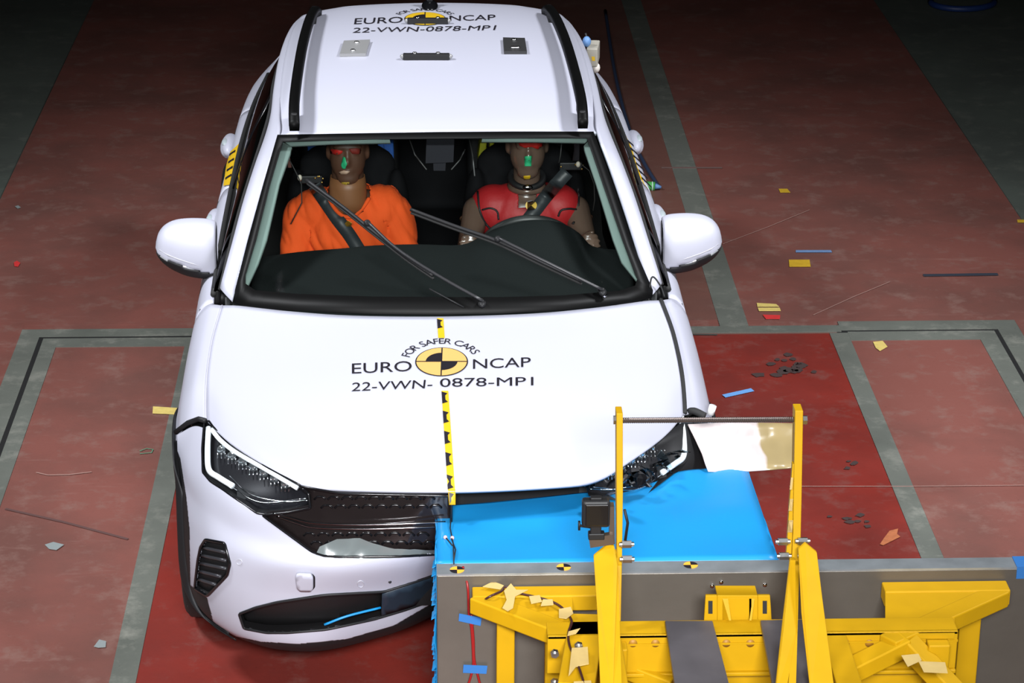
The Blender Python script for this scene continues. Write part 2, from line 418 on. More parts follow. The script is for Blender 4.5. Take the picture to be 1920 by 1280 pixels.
floor_line([(1280, 626), (1345, 627)], .012, mat('soot', (.04, .04, .035), .8), 'dark smudge along the platform edge left of the stripe', 'smudge', 'floor_smudge')
floor_line([(10, 953), (120, 978), (240, 1010)], .012, mat('soot_line', (.09, .042, .038), .8), 'dark diagonal line on the left red floor panel', 'smudge', 'floor_smudge')
floor_line([(1240, 314), (1354, 314)], .02, mat('seam_brown', (.15, .09, .08), .8), 'faint grey cross line on floor at grey stripe', 'mark', 'floor_mark')
floor_line([(262, 845), (275, 840), (287, 842), (284, 848), (262, 850)], .005, mat('chalk_green', (.08, .20, .12), .8), 'green chalk loop on left red floor panel by the bumper', 'mark', 'chalk_mark')
for k, (cx, cy, rx, ry, n, lb) in enumerate([(1475, 690, 60, 26, 26, 'black soot spatter on deep red platform near the blue tape'), (1597, 868, 26, 9, 9, 'small soot spatter on platform beside grey frame'), (1600, 975, 50, 14, 8, 'faint soot specks on platform near the foil scrap')]):
    parts = []
    for i in range(n):
        g = random.gauss(0, .45); h = random.gauss(0, .45)
        x, y = cx+rx*g, cy+ry*h; r = random.uniform(2, 7)*(1 if k else 1.4)
        P = [wp(x+r*1.5*math.cos(a)*random.uniform(.6, 1.2), y+r*.6*math.sin(a)*random.uniform(.6, 1.2), z=.0032+.0001*(i % 5)) for a in [2*PI*j/9 for j in range(9)]]
        parts.append(prism(P, (0, 0, .0006)))
    v, f = merge(*parts); o = mk('soot_spatter', v, f, mat('soot_mark', (.045, .027, .025), .7), None, False); prop(o, lb, 'stain', None, 'stuff')
# cable along the floor and its green connector
cab = [wp(x, y, z=.012) for x, y in [(1135, 20), (1150, 120), (1165, 190), (1186, 260), (1210, 310), (1236, 352)]]
v, f = tube(crline(cab, 8), .010, 8); o = mk('floor_cable', v, f, mat('cable_blue', (.03, .045, .09), .5)); prop(o, 'dark blue cable lying on the floor along the car right side', 'cable')
root = empty('cable_connector', 'green cable connector lying on the floor beside the right rear door', 'connector')
a, b_ = wp(1210, 348, z=.022), wp(1228, 349, z=.022)
v, f = cyl(a, b_, .022); mk('plug_body', v, f, mat('plug_green', (.06, .35, .07), .5), root)
v, f = cyl(wp(1222, 349, z=.022), wp(1224, 349, z=.022), .024); mk('collar', v, f, mat('plug_ring', (.5, .7, .6), .5), root)
v, f = tube([b_, wp(1240, 351, z=.018)], [.016, .006], 12); mk('plug_tip', v, f, mat('plug_blue', (.12, .25, .5), .5), root)
v, f = tube([wp(1765+60*math.cos(t)+40, 3+14*math.sin(t), z=.01) for t in [PI*j/14 for j in range(15)]], .02, 8)
o = mk('coiled_hose', v, f, mat('hose_blue', (.01, .03, .12), .5)); prop(o, 'dark blue hose loop on the far floor at the top right', 'hose')

# ------------------------------------------------------------------ CAR
car = empty('crash_test_car', 'white compact crossover car with test stickers struck on its front corner by the blue barrier', 'car', CW)
def part(name, vs, fs, m, **k): return mk(name, vs, fs, m, k.pop('parent', car), **k)
# --- hood
HC = [[(0, .965, .995), (0, .75, .972), (0, .5, .935), (0, .25, .878), (0, .10, .832), (0, .043, .80)],
      [(-.30, .99, .992), (-.30, .77, .967), (-.305, .52, .929), (-.31, .27, .870), (-.318, .125, .828), (-.327, .068, .80)],
      [(-.50, 1.05, .985), (-.50, .83, .953), (-.49, .58, .912), (-.475, .35, .860), (-.46, .18, .822), (-.452, .115, .797)],
      [(-.62, 1.11, .976), (-.63, .91, .94), (-.62, .69, .90), (-.60, .48, .856), (-.575, .31, .822), (-.557, .234, .80)],
      [(-.69, 1.155, .967), (-.71, .98, .93), (-.713, .80, .893), (-.705, .63, .857), (-.690, .49, .822), (-.681, .414, .80)],
      [(-.745, 1.19, .955), (-.765, 1.02, .918), (-.772, .88, .888), (-.773, .76, .860), (-.770, .66, .826), (-.765, .585, .80)]]
rows = [[HC[c][r] for c in range(6)] for r in range(6)]
hv, hf = grid(full(rows), 8, 5)
hood = part('hood', hv, hf, M_WHITE, sol=.012)
BH = bvh(hv, hf)
# leading and side dark gaps
# --- windscreen
WB = [(0, .985, .985), (-.30, 1.005, .983), (-.52, 1.07, .975), (-.65, 1.14, .968), (-.712, 1.20, .965)]
WT = [(0, 1.655, 1.412), (-.28, 1.665, 1.408), (-.42, 1.685, 1.402), (-.505, 1.702, 1.395), (-.560, 1.727, 1.387)]
rw = []
for t in (0, .33, .66, 1):
    rw.append([tuple(Vector(a).lerp(Vector(b), t)+Vector((0, -.012, .02))*4*t*(1-t)) for a, b in zip(WB, WT)])
gv, gf = grid(full(rw), 8, 5)
ws = part('windshield', gv, gf, M_GLASS)
ext = []
for r in ([tuple(Vector(a)*1.12-Vector(b)*.12) for a, b in zip(rw[0], rw[1])],) + tuple(rw) + ([tuple(Vector(a)*1.12-Vector(b)*.12) for a, b in zip(rw[3], rw[2])],):
    ext.append(list(r)+[tuple(Vector(r[-1])*2-Vector(r[-2]))])
BG = bvh(*grid(full(ext), 8, 5))
def gs(x, y, off=.0): return surf(BG, x, y, off, 8.0)
outer = [(521, 254), (700, 251), (826, 249), (960, 248), (1112, 248), (1150, 350), (1190, 470), (1223, 545), (1222, 558), (1190, 568), (1060, 582), (940, 589), (826, 591), (700, 590), (560, 584), (460, 577), (441, 568), (442, 545), (466, 450), (495, 345)]
inner = [(531, 267), (700, 262), (826, 261), (960, 260), (1100, 260), (1131, 350), (1166, 450), (1194, 524), (1190, 536), (1160, 546), (1050, 555), (940, 558), (826, 558), (700, 557), (560, 552), (480, 545), (461, 532), (461, 516), (481, 450), (506, 350)]
vs = []; fs = []; n = len(outer)
oo = []; ii = []
for i in range(n):
    a, b_ = Vector(outer[i]), Vector(outer[(i+1) % n]); c_, d_ = Vector(inner[i]), Vector(inner[(i+1) % n])
    for j in range(4): oo.append(a.lerp(b_, j/4)); ii.append(c_.lerp(d_, j/4))
n = len(oo)
for k in (0, .5, 1):
    for a, b_ in zip(oo, ii): q = a.lerp(b_, k); vs.append(gs(q.x, q.y, .003))
for k in range(2):
    for i in range(n): fs.append((k*n+i, k*n+(i+1) % n, (k+1)*n+(i+1) % n, (k+1)*n+i))
part('glass_border', vs, fs, M_FRIT, sol=.003, soff=0, parent=ws)
# black cowl under the glass edge
cw = [[(p[0], p[1]-.035, p[2]-.004) for p in WB], [(p[0], p[1]+.06, p[2]-.03) for p in WB]]
v, f = grid(full(cw), 2, 4); part('cowl', v, f, M_DARK, sol=.01)
# interior pillar trims and header seen through the glass
def strip_in(name, P, Q, m, depth=.035, sol=.012):
    n_ = len(P); vs = []
    for a, b_ in zip(P, Q): vs += [gs(a[0], a[1], -depth), gs(b_[0], b_[1], -depth*1.25)]
    part(name, vs, [(2*i, 2*i+1, 2*i+3, 2*i+2) for i in range(n_-1)], m, sol=sol, soff=0)
strip_in('pillar_trim', [(521, 262), (500, 340), (472, 450), (452, 520), (455, 545)], [(548, 278), (524, 345), (500, 450), (484, 495), (463, 540)], M_PILLAR)
strip_in('pillar_trim', [(1112, 256), (1146, 350), (1180, 455), (1208, 540), (1204, 550)], [(1094, 275), (1118, 345), (1150, 450), (1166, 492), (1196, 530)], M_PILLAR)
strip_in('header_trim', [(521, 258), (620, 256), (729, 254)], [(545, 274), (620, 270), (732, 268)], M_PILLAR, .03)
strip_in('header_trim', [(905, 254), (1000, 253), (1112, 252)], [(903, 266), (1000, 266), (1097, 268)], M_PILLAR, .03)
# --- roof
RZ = [(1.66, 1.415), (1.80, 1.437), (2.1, 1.462), (2.5, 1.476), (2.9, 1.472), (3.2, 1.452), (3.37, 1.428), (3.48, 1.395), (3.60, 1.34)]
RX = [(.560, 0), (.568, 0), (.574, 0), (.574, 0), (.563, 0), (.543, 0), (.522, 0), (.50, 0), (.465, 0)]
rows = []
for (y, z), (x, _) in zip(RZ, RX):
    k = x/.59
    yb = .07 if y < 1.7 else (.05 if y < 1.9 else 0)
    fr = .028 if y < 1.7 else .04
    rows.append([(0, y, z), (-.2*k, y+yb*.10, z-.003), (-.38*k, y+yb*.35, z-.011), (-.455*k, y+yb*.55, z-.020), (-.52*k, y+yb*.75, z-fr*.75), (-.59*k, y+yb, z-fr-.005)])
rv, rf_ = grid(full(rows), 8, 5)
roof = part('roof', rv, rf_, M_WHITE, sol=.012)
BR = bvh(rv, rf_)
hl = [[(x*.98 if abs(x) < .5 else x*.96, y+.03, z-.035) for (x, y, z) in r] for r in full(rows)]
v, f = grid(hl, 2, 2); part('headliner', v, f, M_DARK, sol=.004)
# --- A pillar + roof side rail band (left, mirrored right)
top = [(-.712, 1.20, .965), (-.674, 1.345, 1.08), (-.636, 1.475, 1.19), (-.597, 1.605, 1.295), (-.562, 1.727, 1.386), (-.567, 1.90, 1.408), (-.573, 2.2, 1.420), (-.572, 2.6, 1.428), (-.556, 3.0, 1.418), (-.528, 3.35, 1.385), (-.47, 3.6, 1.30)]
out_ = [(-.758, 1.28, .985), (-.722, 1.42, 1.090), (-.688, 1.57, 1.19), (-.652, 1.72, 1.275), (-.620, 1.88, 1.335), (-.606, 2.05, 1.360), (-.606, 2.3, 1.370), (-.602, 2.65, 1.372), (-.588, 3.0, 1.358), (-.562, 3.32, 1.315), (-.51, 3.6, 1.23)]
mid = [tuple((Vector(a)+Vector(b_))/2+Vector((-.010, 0, .010))) for a, b_ in zip(top, out_)]
lo = [(p[0]+.012, p[1]+.005, p[2]-.018) for p in out_]
rows = [top, mid, out_, lo]
for s in (0, 1):
    v, f = grid(rows if not s else mirx(rows), 4, 5); part('roof_pillar', v, f, M_WHITE, sol=.006)
# --- side windows (glass) with black seal lines
belt = [(-.777, 1.28, .955), (-.779, 1.6, .965), (-.778, 2.0, .975), (-.772, 2.45, .988), (-.760, 2.9, 1.003), (-.735, 3.3, 1.02), (-.69, 3.62, 1.05)]
wtop = [(-.756, 1.29, .975), (-.695, 1.57, 1.17), (-.612, 2.05, 1.350), (-.610, 2.45, 1.360), (-.593, 2.9, 1.352), (-.570, 3.25, 1.315), (-.525, 3.55, 1.235)]
wm = [tuple((Vector(a)+Vector(b_))/2+Vector((-.012, 0, .005))) for a, b_ in zip(belt, wtop)]
for s in (0, 1):
    F = (lambda r: mirx([r])[0]) if s else (lambda r: r)
    v, f = grid([F(belt), F(wm), F(wtop)], 4, 5); part('side_window', v, f, M_SIDEG, sol=.004)
    sg = -1 if not s else 1
    inn = [[(p[0]-sg*.035, p[1], p[2]-.01) for p in F(belt)], [(p[0]-sg*.035, p[1], p[2]-.5) for p in F(belt)]]
    v, f = grid(inn, 2, 3); part('door_lining', v, f, M_DARK, sol=.01)
    for nm, L_, r in (('window_seal', F([(p[0]-.003, p[1], p[2]+.004) for p in belt]), .011), ('window_seal', F([(p[0]-.002, p[1], p[2]-.004) for p in wtop]), .009)):
        v, f = tube(crline(L_, 6), r, 8); part(nm, v, f, M_RUB)
    for yy, w_ in ((2.34, .05), (3.15, .045)):          # B and C pillars as dark bands
        def at_y(L_, y):
            for a, b_ in zip(L_, L_[1:]):
                if a[1] <= y <= b_[1]: t = (y-a[1])/(b_[1]-a[1]); return Vector(a).lerp(Vector(b_), t)
        vs = []
        for L_ in (F(belt), F(wm), F(wtop)):
            for d in (-w_, w_): q = at_y(L_, yy+d*(1 if yy < 3 else 1)); vs.append(q+Vector((sg*.004, 0, 0)))
        part('window_pillar', vs, [(0, 1, 3, 2), (2, 3, 5, 4)], M_BLACKG, sol=.003)
# drip channel, dark line above seals
# --- body side: doors, rear quarter
ST = [1.24, 1.5, 1.9, 2.3, 2.8, 3.1, 3.4, 3.75, 4.02, 4.16]
def side_rows(s):
    L = [  # shoulder line set from belt down to sill: x at each station
        ([-.780, -.782, -.781, -.778, -.766, -.752, -.733, -.695, -.64, -.56], [.948, .955, .965, .975, .99, 1.0, 1.01, 1.03, 1.05, 1.05]),
        ([-.812, -.816, -.818, -.814, -.806, -.799, -.790, -.762, -.70, -.60], [.932, .938, .945, .952, .965, .972, .975, .975, .97, .97]),
        ([-.838, -.842, -.846, -.843, -.833, -.827, -.820, -.798, -.735, -.62], [.89, .89, .89, .89, .89, .89, .885, .87, .87, .86]),
        ([-.860, -.862, -.862, -.861, -.856, -.852, -.846, -.825, -.755, -.64], [.78, .78, .78, .78, .78, .78, .77, .76, .74, .73]),
        ([-.862, -.856, -.854, -.855, -.856, -.858, -.858, -.84, -.765, -.65], [.62, .62, .62, .62, .63, .64, .66, .62, .58, .58]),
        ([-.870, -.864, -.862, -.862, -.862, -.862, -.86, -.84, -.76, -.65], [.42, .42, .42, .42, .42, .42, .42, .42, .42, .42]),
        ([-.850, -.838, -.836, -.836, -.836, -.84, -.84, -.82, -.74, -.62], [.24, .24, .24, .24, .24, .26, .26, .28, .30, .32])]
    return [[(x, y, z) for x, y, z in zip(X, ST, Z)] for X, Z in L]
for s in (0, 1):
    R_ = side_rows(0)
    if s: R_ = mirx(R_)
    v, f = grid(R_, 5, 6)
    yc, zc = 3.395, .32
    def keep(fc):
        c = sum((v[i] for i in fc), Vector())/len(fc); return math.hypot(c.y-yc, c.z-zc) > .365
    parts_ = {'front_door': (1.24, 2.36), 'rear_door': (2.36, 3.28), 'rear_quarter': (3.28, 5)}
    for nm, (a, b_) in parts_.items():
        ff = [q for q in f if keep(q) and a <= sum(v[i].y for i in q)/4 < b_]
        used = sorted({i for q in ff for i in q}); mp = {u: k for k, u in enumerate(used)}
        o = part(nm, [v[u] for u in used], [tuple(mp[i] for i in q) for q in ff], M_WHITE, sol=.008)
        if nm == 'rear_door': rdoor = o
        if nm == 'front_door': fdoor = o
    BS = bvh(v, f)
    if not s: BSL = BS; rdL, fdL = rdoor, fdoor
    else: BSR = BS; rdR, fdR = rdoor, fdoor
    sg = -1 if not s else 1
    # shut lines
    for yy in (1.245, 2.36, 3.28):
        L_ = []
        for z in [.92-.06*k for k in range(11)]:
            h = BS.ray_cast(Vector((sg*1.5, yy, z)), Vector((-sg, 0, 0)))
            if h[0]: L_.append(h[0])
        v2, f2 = tube(L_, .003, 6); part('shut_line', v2, f2, M_RUB)
    # cladding sill + arches
    v2, f2 = beam((sg*.865, 1.22, .23), (sg*.855, 3.03, .23), .03, .12); part('sill_cladding', v2, f2, M_BLACK, bev=.01)
    arc = [(sg*.866, 3.395+.375*math.cos(t), .32+.375*math.sin(t)) for t in [PI*j/24 for j in range(25)]]
    v2, f2 = tube(arc, .022, 8); part('arch_cladding', v2, f2, M_BLACK)
    # door handles: bulging grip with recess
    for yy, dr in ((2.24, fdoor), (3.18, rdoor)):
        v2, f2 = merge(ell((sg*.838, yy, .880), (.036, .11, .040)), ell((sg*.846, yy-.0, .872), (.032, .09, .038)))
        hd = mk('door_handle', v2, f2, M_WHITE, dr)
        v2, f2 = ell((sg*.852, yy-.03, .903), (.018, .040, .014)); mk('handle_recess', v2, f2, mat('recess_grey', (.35, .40, .42), .5), hd)
# rear: hatch + bumper
rows = [[(-.46, 3.60, 1.30), (-.25, 3.61, 1.33), (0, 3.61, 1.34), (.25, 3.61, 1.33), (.46, 3.60, 1.30)],
        [(-.56, 3.85, 1.15), (-.3, 3.93, 1.15), (0, 3.95, 1.15), (.3, 3.93, 1.15), (.56, 3.85, 1.15)],
        [(-.58, 4.12, .95), (-.3, 4.18, .95), (0, 4.19, .95), (.3, 4.18, .95), (.58, 4.12, .95)],
        [(-.62, 4.17, .6), (-.3, 4.25, .6), (0, 4.26, .6), (.3, 4.25, .6), (.62, 4.17, .6)],
        [(-.62, 4.14, .3), (-.3, 4.22, .3), (0, 4.23, .3), (.3, 4.22, .3), (.62, 4.14, .3)]]
v, f = grid(rows, 6, 5); part('tailgate', v, f, M_WHITE, sol=.01)
for s in (-1, 1):
    v, f = grid([[(s*.46, 3.60, 1.30), (s*.51, 3.58, 1.23)], [(s*.56, 3.85, 1.15), (s*.69, 3.63, 1.05)], [(s*.58, 4.12, .95), (s*.56, 4.155, 1.04)]], 4, 4)
    part('rear_pillar', v, f, M_WHITE, sol=.008)
# --- front fenders
def fender(s):
    rr = []
    edge = [(-.7455, 1.19, .955), (-.7655, 1.02, .918), (-.7725, .88, .888), (-.7735, .76, .860), (-.7705, .66, .826), (-.7655, .585, .80)]
    a1 = [(-.795, 1.235, .938), (-.808, 1.05, .900), (-.815, .90, .868), (-.820, .78, .838), (-.822, .70, .805), (-.826, .645, .775)]
    a2 = [(-.838, 1.24, .890), (-.846, 1.06, .855), (-.852, .92, .822), (-.856, .80, .790), (-.856, .72, .760), (-.853, .665, .738)]
    a3 = [(-.858, 1.24, .80), (-.866, 1.08, .78), (-.872, .95, .755), (-.874, .83, .735), (-.872, .745, .715), (-.868, .68, .705)]
    a4 = [(-.862, 1.24, .60), (-.868, 1.14, .62), (-.880, .99, .68), (-.884, .86, .695), (-.882, .76, .688), (-.876, .69, .678)]
    R_ = [edge, a1, a2, a3, a4]
    if s: R_ = mirx(R_)
    v, f = grid(R_, 5, 6); o = part('front_fender', v, f, M_WHITE, sol=.008)
    Q = [(-.862, 1.24, .60), (-.866, 1.235, .45), (-.85, 1.23, .24)]; Q2 = [(-.868, 1.14, .62), (-.872, 1.19, .45), (-.85, 1.20, .24)]
    R_ = [Q, Q2]
    if s: R_ = mirx(R_)
    v, f = grid(R_, 3, 3); mk('fender_tail', v, f, M_WHITE, o, sol=.008)
    sg = 1 if s else -1
    L_ = [Vector(p)+Vector((0, 0, .0005 if not s else .003)) for p in edge]
    if s: L_ = [Vector((-p[0], p[1], p[2])) for p in L_]
    v, f = tube(crline(L_, 6), .0022 if not s else .0075, 6); part('hood_gap', v, f, M_RUB if s else mat('seam_pale', (.42, .42, .50), .6))
    return o
fl = fender(0); fr_ = fender(1)
# --- front fascia, left half intact, middle dented, right half pushed back by the barrier
FR = [
 [(-.868, .665, .715), (-.80, .60, .775), (-.735, .50, .79), (-.655, .375, .79), (-.557, .225, .79), (-.45, .105, .785), (-.327, .058, .785), (-.15, .045, .785), (-.02, .04, .785)],
 [(-.866, .635, .67), (-.815, .47, .69), (-.745, .33, .715), (-.66, .205, .715), (-.56, .125, .715), (-.45, .078, .715), (-.33, .045, .715), (-.15, .03, .715), (-.02, .04, .715)],
 [(-.862, .585, .60), (-.815, .43, .61), (-.745, .27, .62), (-.66, .165, .62), (-.56, .095, .62), (-.45, .05, .62), (-.33, .025, .62), (-.15, .02, .62), (-.02, .05, .62)],
 [(-.860, .555, .53), (-.812, .38, .54), (-.74, .225, .55), (-.66, .13, .555), (-.56, .06, .56), (-.45, .02, .56), (-.33, .005, .56), (-.15, .03, .56), (-.02, .09, .56)],
 [(-.858, .53, .43), (-.810, .35, .44), (-.735, .21, .445), (-.65, .125, .45), (-.55, .075, .45), (-.44, .055, .45), (-.33, .06, .45), (-.15, .11, .45), (-.02, .19, .45)],
 [(-.852, .51, .33), (-.80, .34, .335), (-.725, .215, .34), (-.635, .135, .34), (-.54, .095, .34), (-.43, .085, .34), (-.32, .10, .34), (-.15, .18, .34), (-.02, .28, .34)],
 [(-.838, .49, .25), (-.785, .345, .25), (-.705, .23, .25), (-.615, .155, .25), (-.53, .12, .25), (-.43, .11, .25), (-.32, .14, .25), (-.15, .23, .25), (-.02, .34, .25)],
 [(-.82, .50, .20), (-.765, .38, .20), (-.685, .27, .20), (-.60, .20, .20), (-.52, .165, .20), (-.42, .155, .20), (-.32, .185, .20), (-.15, .28, .20), (-.02, .40, .20)]]
fv, ff = grid(FR, 14, 14)
FRX = [[tuple(Vector(a)+(Vector(a)-Vector(b_))*.55) for a, b_ in zip(FR[0], FR[1])]] + FR
FRX = [[tuple(Vector(r[0])*1.6-Vector(r[1])*.6)] + list(r) + [(.14, r[-1][1]+.02, r[-1][2])] for r in FRX]
BF = bvh(*grid(FRX, 14, 14))
HEAD = [(383, 790), (379, 840), (380, 885), (394, 902), (440, 933), (482, 962), (500, 965), (545, 960), (582, 952), (579, 925), (562, 909), (500, 876), (440, 838), (400, 800), (392, 789)]
GRILLE = [(562, 911), (640, 925), (846, 929), (846, 1036), (760, 1042), (640, 1044), (608, 1042), (585, 1034), (493, 966), (500, 965), (545, 960), (582, 952), (579, 925)]
FOG = [(386, 1011), (422, 1018), (432, 1056), (427, 1078), (390, 1117), (366, 1102), (372, 1050), (377, 1026)]
INT = [(449, 1150), (480, 1138), (520, 1128), (611, 1114), (720, 1108), (770, 1092), (850, 1064), (850, 1110), (760, 1142), (700, 1160), (611, 1179), (540, 1185), (500, 1185), (458, 1177)]
holes = [HEAD, GRILLE, FOG, INT]
def hole_faces(v, f, holes, pr=proj_c):
    out = []
    for q in f:
        c = sum((v[i] for i in q), Vector())/len(q); x, y = pr(c)
        if not any(inpoly(x, y, H) for H in holes): out.append(q)
    return out
def compact(v, f):
    used = sorted({i for q in f for i in q}); mp = {u: k for k, u in enumerate(used)}
    return [v[u] for u in used], [tuple(mp[i] for i in q) for q in f]
# finer fascia for clean holes
fv2, ff2 = grid(FR, 30, 34)
keepf = hole_faces(fv2, ff2, holes)
zl = lambda q: sum(fv2[i].z for i in q)/4
CLAD = [(320, 812), (338, 860), (349, 930), (355, 990), (357, 1097), (370, 1106), (388, 1120), (401, 1170), (440, 1192), (490, 1203), (560, 1207), (650, 1198), (740, 1172), (850, 1108), (850, 1400), (320, 1400)]
def in_clad(q): return inpoly(*proj_c(sum((fv2[i] for i in q), Vector())/4), CLAD)
chin = [q for q in keepf if in_clad(q)]; white = [q for q in keepf if not in_clad(q)]
v, f = compact(fv2, white); bump = part('front_bumper', v, f, M_WHITE, sol=.004, label='white front bumper skin, dented beside the barrier')
v, f = compact(fv2, chin); part('bumper_lip', v, f, M_BLACK, sol=.008)
# right half: mirrored, pressed back to the crushed barrier face
def crush(p):
    x = -p[0]; lim = .17+.27*max(0, x)+.01
    return (x, max(p[1], lim)+.02, p[2])
RRw = [[crush(p) for p in r] for r in FR]
v, f = grid(RRw, 4, 5); part('crushed_bumper', v, f, M_BLACK, sol=.006, label='black crushed bumper half behind the blue barrier')
# ring bezels and recess panels
def bezel(P, r, m, parent, rnd=.15, off=.002, name='bezel'):
    Q = round_poly(P, rnd, 3) if rnd else P
    L_ = []
    for i in range(len(Q)):
        a, b_ = Vector(Q[i]), Vector(Q[(i+1) % len(Q)]); k = max(1, int((b_-a).length/8))
        for j in range(k): q = a.lerp(b_, j/k); L_.append(surf(BF, q.x, q.y, off, 7.2))
    v, f = tube(L_, r, 8, True); return mk(name, v, f, m, parent)
def recess(name, P, m, depth, parent=car, step=8, sol=.004):
    Q = round_poly(P, .1, 3); v2, f2 = fill2d(Q, step)
    vs = [surf(BF, a[0], a[1], 0, 7.2)+Vector((0, depth, 0)) for a in v2]
    # side wall
    ring = Q; k = len(vs)
    o = mk(name, vs, f2, m, parent, True, sol, 0)
    w = []; wf = []
    for i, p in enumerate(ring): w += [surf(BF, p[0], p[1], 0, 7.2), surf(BF, p[0], p[1], 0, 7.2)+Vector((0, depth, 0))]
    n_ = len(ring)
    mk('recess_wall', w, [(2*i, 2*((i+1) % n_), 2*((i+1) % n_)+1, 2*i+1) for i in range(n_)], m, o, False)
    return o
# grille
M_GRILLE = mat('grille_black', (.012, .009, .009), .16, 0, .6)
gr = recess('grille', GRILLE, M_GRILLE, .022, step=10)
bezel(GRILLE, .004, M_BLACKG, gr, .08)
def sline(P, off=.004, n=6, B=BF, fall=7.2):
    Q = crline([Vector((a, b_, 0)) for a, b_ in P], n); return [surf(B, q.x, q.y, off, fall) for q in Q]
for P in ([(512, 962), (545, 970), (590, 980), (680, 983), (760, 981), (835, 978)], [(520, 967), (555, 979), (592, 988), (680, 991), (760, 989), (835, 986)]):
    v, f = tube(sline(P, .002), .0038, 8); mk('chrome_strip', v, f, mat('dark_chrome', (.30, .29, .30), .15, 1), gr, label='thin chrome grille strip')
# relief cells on the upper and lower grille
for (y0, nrow, x0, x1) in ((936, 2, 600, 830), (1004, 2, 580, 820)):
    for r in range(nrow):
        parts = []
        for k in range(9):
            x = x0+(k+.5*(r % 2))*(x1-x0)/9; y = y0+r*16
            if not inpoly(x, y, GRILLE): continue
            L_ = [surf(BF, x+dx, y+dy, -.020, 7.2) for dx, dy in [(-11, 0), (-5, -5), (5, -5), (11, 0)]]
            parts.append(tube(L_, .0035, 6))
        if parts: v, f = merge(*parts); mk('grille_mesh', v, f, M_BLACKG, gr)
# broken pale liner lying in the lower grille, seen left of barrier
v2, f2 = fill2d([(592, 1040), (600, 1024), (632, 1010), (675, 1008), (700, 1018), (740, 1028), (815, 1030), (815, 1042), (700, 1047), (615, 1046)], 9)
mk('bent_liner', [surf(BF, a[0], a[1], .002+.006*noise.noise(Vector((a[0]*.06, a[1]*.06, 0))), 7.2) for a in v2], f2, mat('clear_film', (.13, .15, .15), .2, 0, .4), gr, label='translucent bent plastic film')
# fog grille
fg = recess('side_vent', FOG, M_BLACK, .03, step=7); bezel(FOG, .005, M_BLACKG, fg, .12)
for k in range(5):
    y = 1028+k*15; x0 = 378-k*1.5; x1 = 424 if k < 3 else 424-(k-2)*10
    v, f = tube([surf(BF, x0+(x1-x0)*t, y+10*t, -.002, 7.2)+Vector((0, .008, 0)) for t in (0, .25, .5, .75, 1)], .0055, 8); mk('slat', v, f, mat('slat_grey', (.03, .03, .035), .35), fg)
# lower intake
it = recess('lower_intake', INT, mat('intake_black', (.006, .0055, .006), .45), .05, step=10); bezel(INT, .0045, M_BLACK, it, .12)
v, f = tube(sline([(608, 1168), (650, 1152), (712, 1136)], .006), .004, 8); mk('blue_wire', v, f, M_BLUE, it, label='blue plastic strip hanging in the intake')
v2, f2 = fill2d([(716, 1112), (770, 1094), (850, 1064), (850, 1108), (760, 1140), (714, 1153)], 10)
mk('intake_flap', [surf(BF, a[0], a[1], .004, 7.2) for a in v2], f2, mat('flap_navy', (.012, .022, .035), .5), it, sol=.003, label='dark navy flap across the intake')
# tow cover, sensors
P = [(557, 1072), (583, 1073), (588, 1079), (588, 1098), (583, 1104), (564, 1104), (558, 1098), (556, 1080)]
v2, f2 = fill2d(round_poly(P, .2), 6); mk('tow_cover', [surf(BF, a[0], a[1], .012, 7.2) for a in v2], f2, M_WHITE, bump, sol=.010, label='lifted white square tow eye cover')
P2 = [(x+3, y+2) for x, y in P]; v2, f2 = fill2d(round_poly(P2, .2), 6); mk('tow_socket', [surf(BF, a[0], a[1], .001, 7.2) for a in v2], f2, M_BLACK, bump, sol=.001)
for cx, cy, r in ((449, 1053, 5), (676, 1094, 6)):
    L_ = [surf(BF, cx+r*math.cos(t), cy+r*math.sin(t), .001, 7.2) for t in [2*PI*j/18 for j in range(18)]]
    v, f = tube(L_, .0012, 6, True); mk('parking_sensor', v, f, mat('seam_grey', (.45, .45, .5), .6), bump)
v, f = ell(surf(BF, 731, 1090, .001, 7.2), (.005, .004, .005)); mk('screw_hole', v, f, M_BLACK, bump)
# arch cladding front left: black lip from fender down to the chin
def arch_front(s):
    sg = 1 if s else -1
    o_ = [(-.880, 1.19, .42), (-.884, 1.12, .56), (-.888, .99, .660), (-.890, .84, .695), (-.884, .70, .690), (-.874, .60, .645), (-.868, .535, .56), (-.866, .50, .45), (-.864, .485, .34), (-.852, .475, .26), (-.80, .385, .215), (-.70, .265, .205)]
    i_ = [(-.84, 1.20, .40), (-.84, 1.11, .52), (-.84, .98, .63), (-.84, .84, .665), (-.835, .70, .65), (-.832, .60, .60), (-.828, .55, .53), (-.825, .53, .44), (-.825, .515, .34), (-.82, .50, .24), (-.77, .43, .19), (-.68, .30, .185)]
    f_ = [(p[0]+.004, p[1]-.02, p[2]-.004) for p in o_]
    f_ = [(p[0]+(.0 if k < 6 else .028), p[1]-(0 if k < 5 else .035), p[2]+(.01 if k < 6 else 0)) for k, p in enumerate(o_)]
    R_ = [i_, o_, f_]
    if s:
        R_ = [[(-p[0], max(p[1], .46) if p[1] < .6 else p[1], p[2]) for p in r] for r in R_]
    v, f = grid(R_, 3, 6); part('arch_cladding', v, f, M_BLACK, sol=.006)
    li = [(sg*.83, .83+.37*math.cos(t), .32+.37*math.sin(t)) for t in [PI*j/20 for j in range(21)]]; lj = [(sg*.45, p[1], p[2]) for p in li]
    v, f = grid([li, lj], 2, 1); part('wheel_liner', v, f, M_RUB, sol=.004)
    li = [(sg*.85, 3.395+.37*math.cos(t), .32+.37*math.sin(t)) for t in [PI*j/20 for j in range(21)]]; lj = [(sg*.5, p[1], p[2]) for p in li]
    v, f = grid([li, lj], 2, 1); part('wheel_liner', v, f, M_RUB, sol=.004)
arch_front(0); arch_front(1)
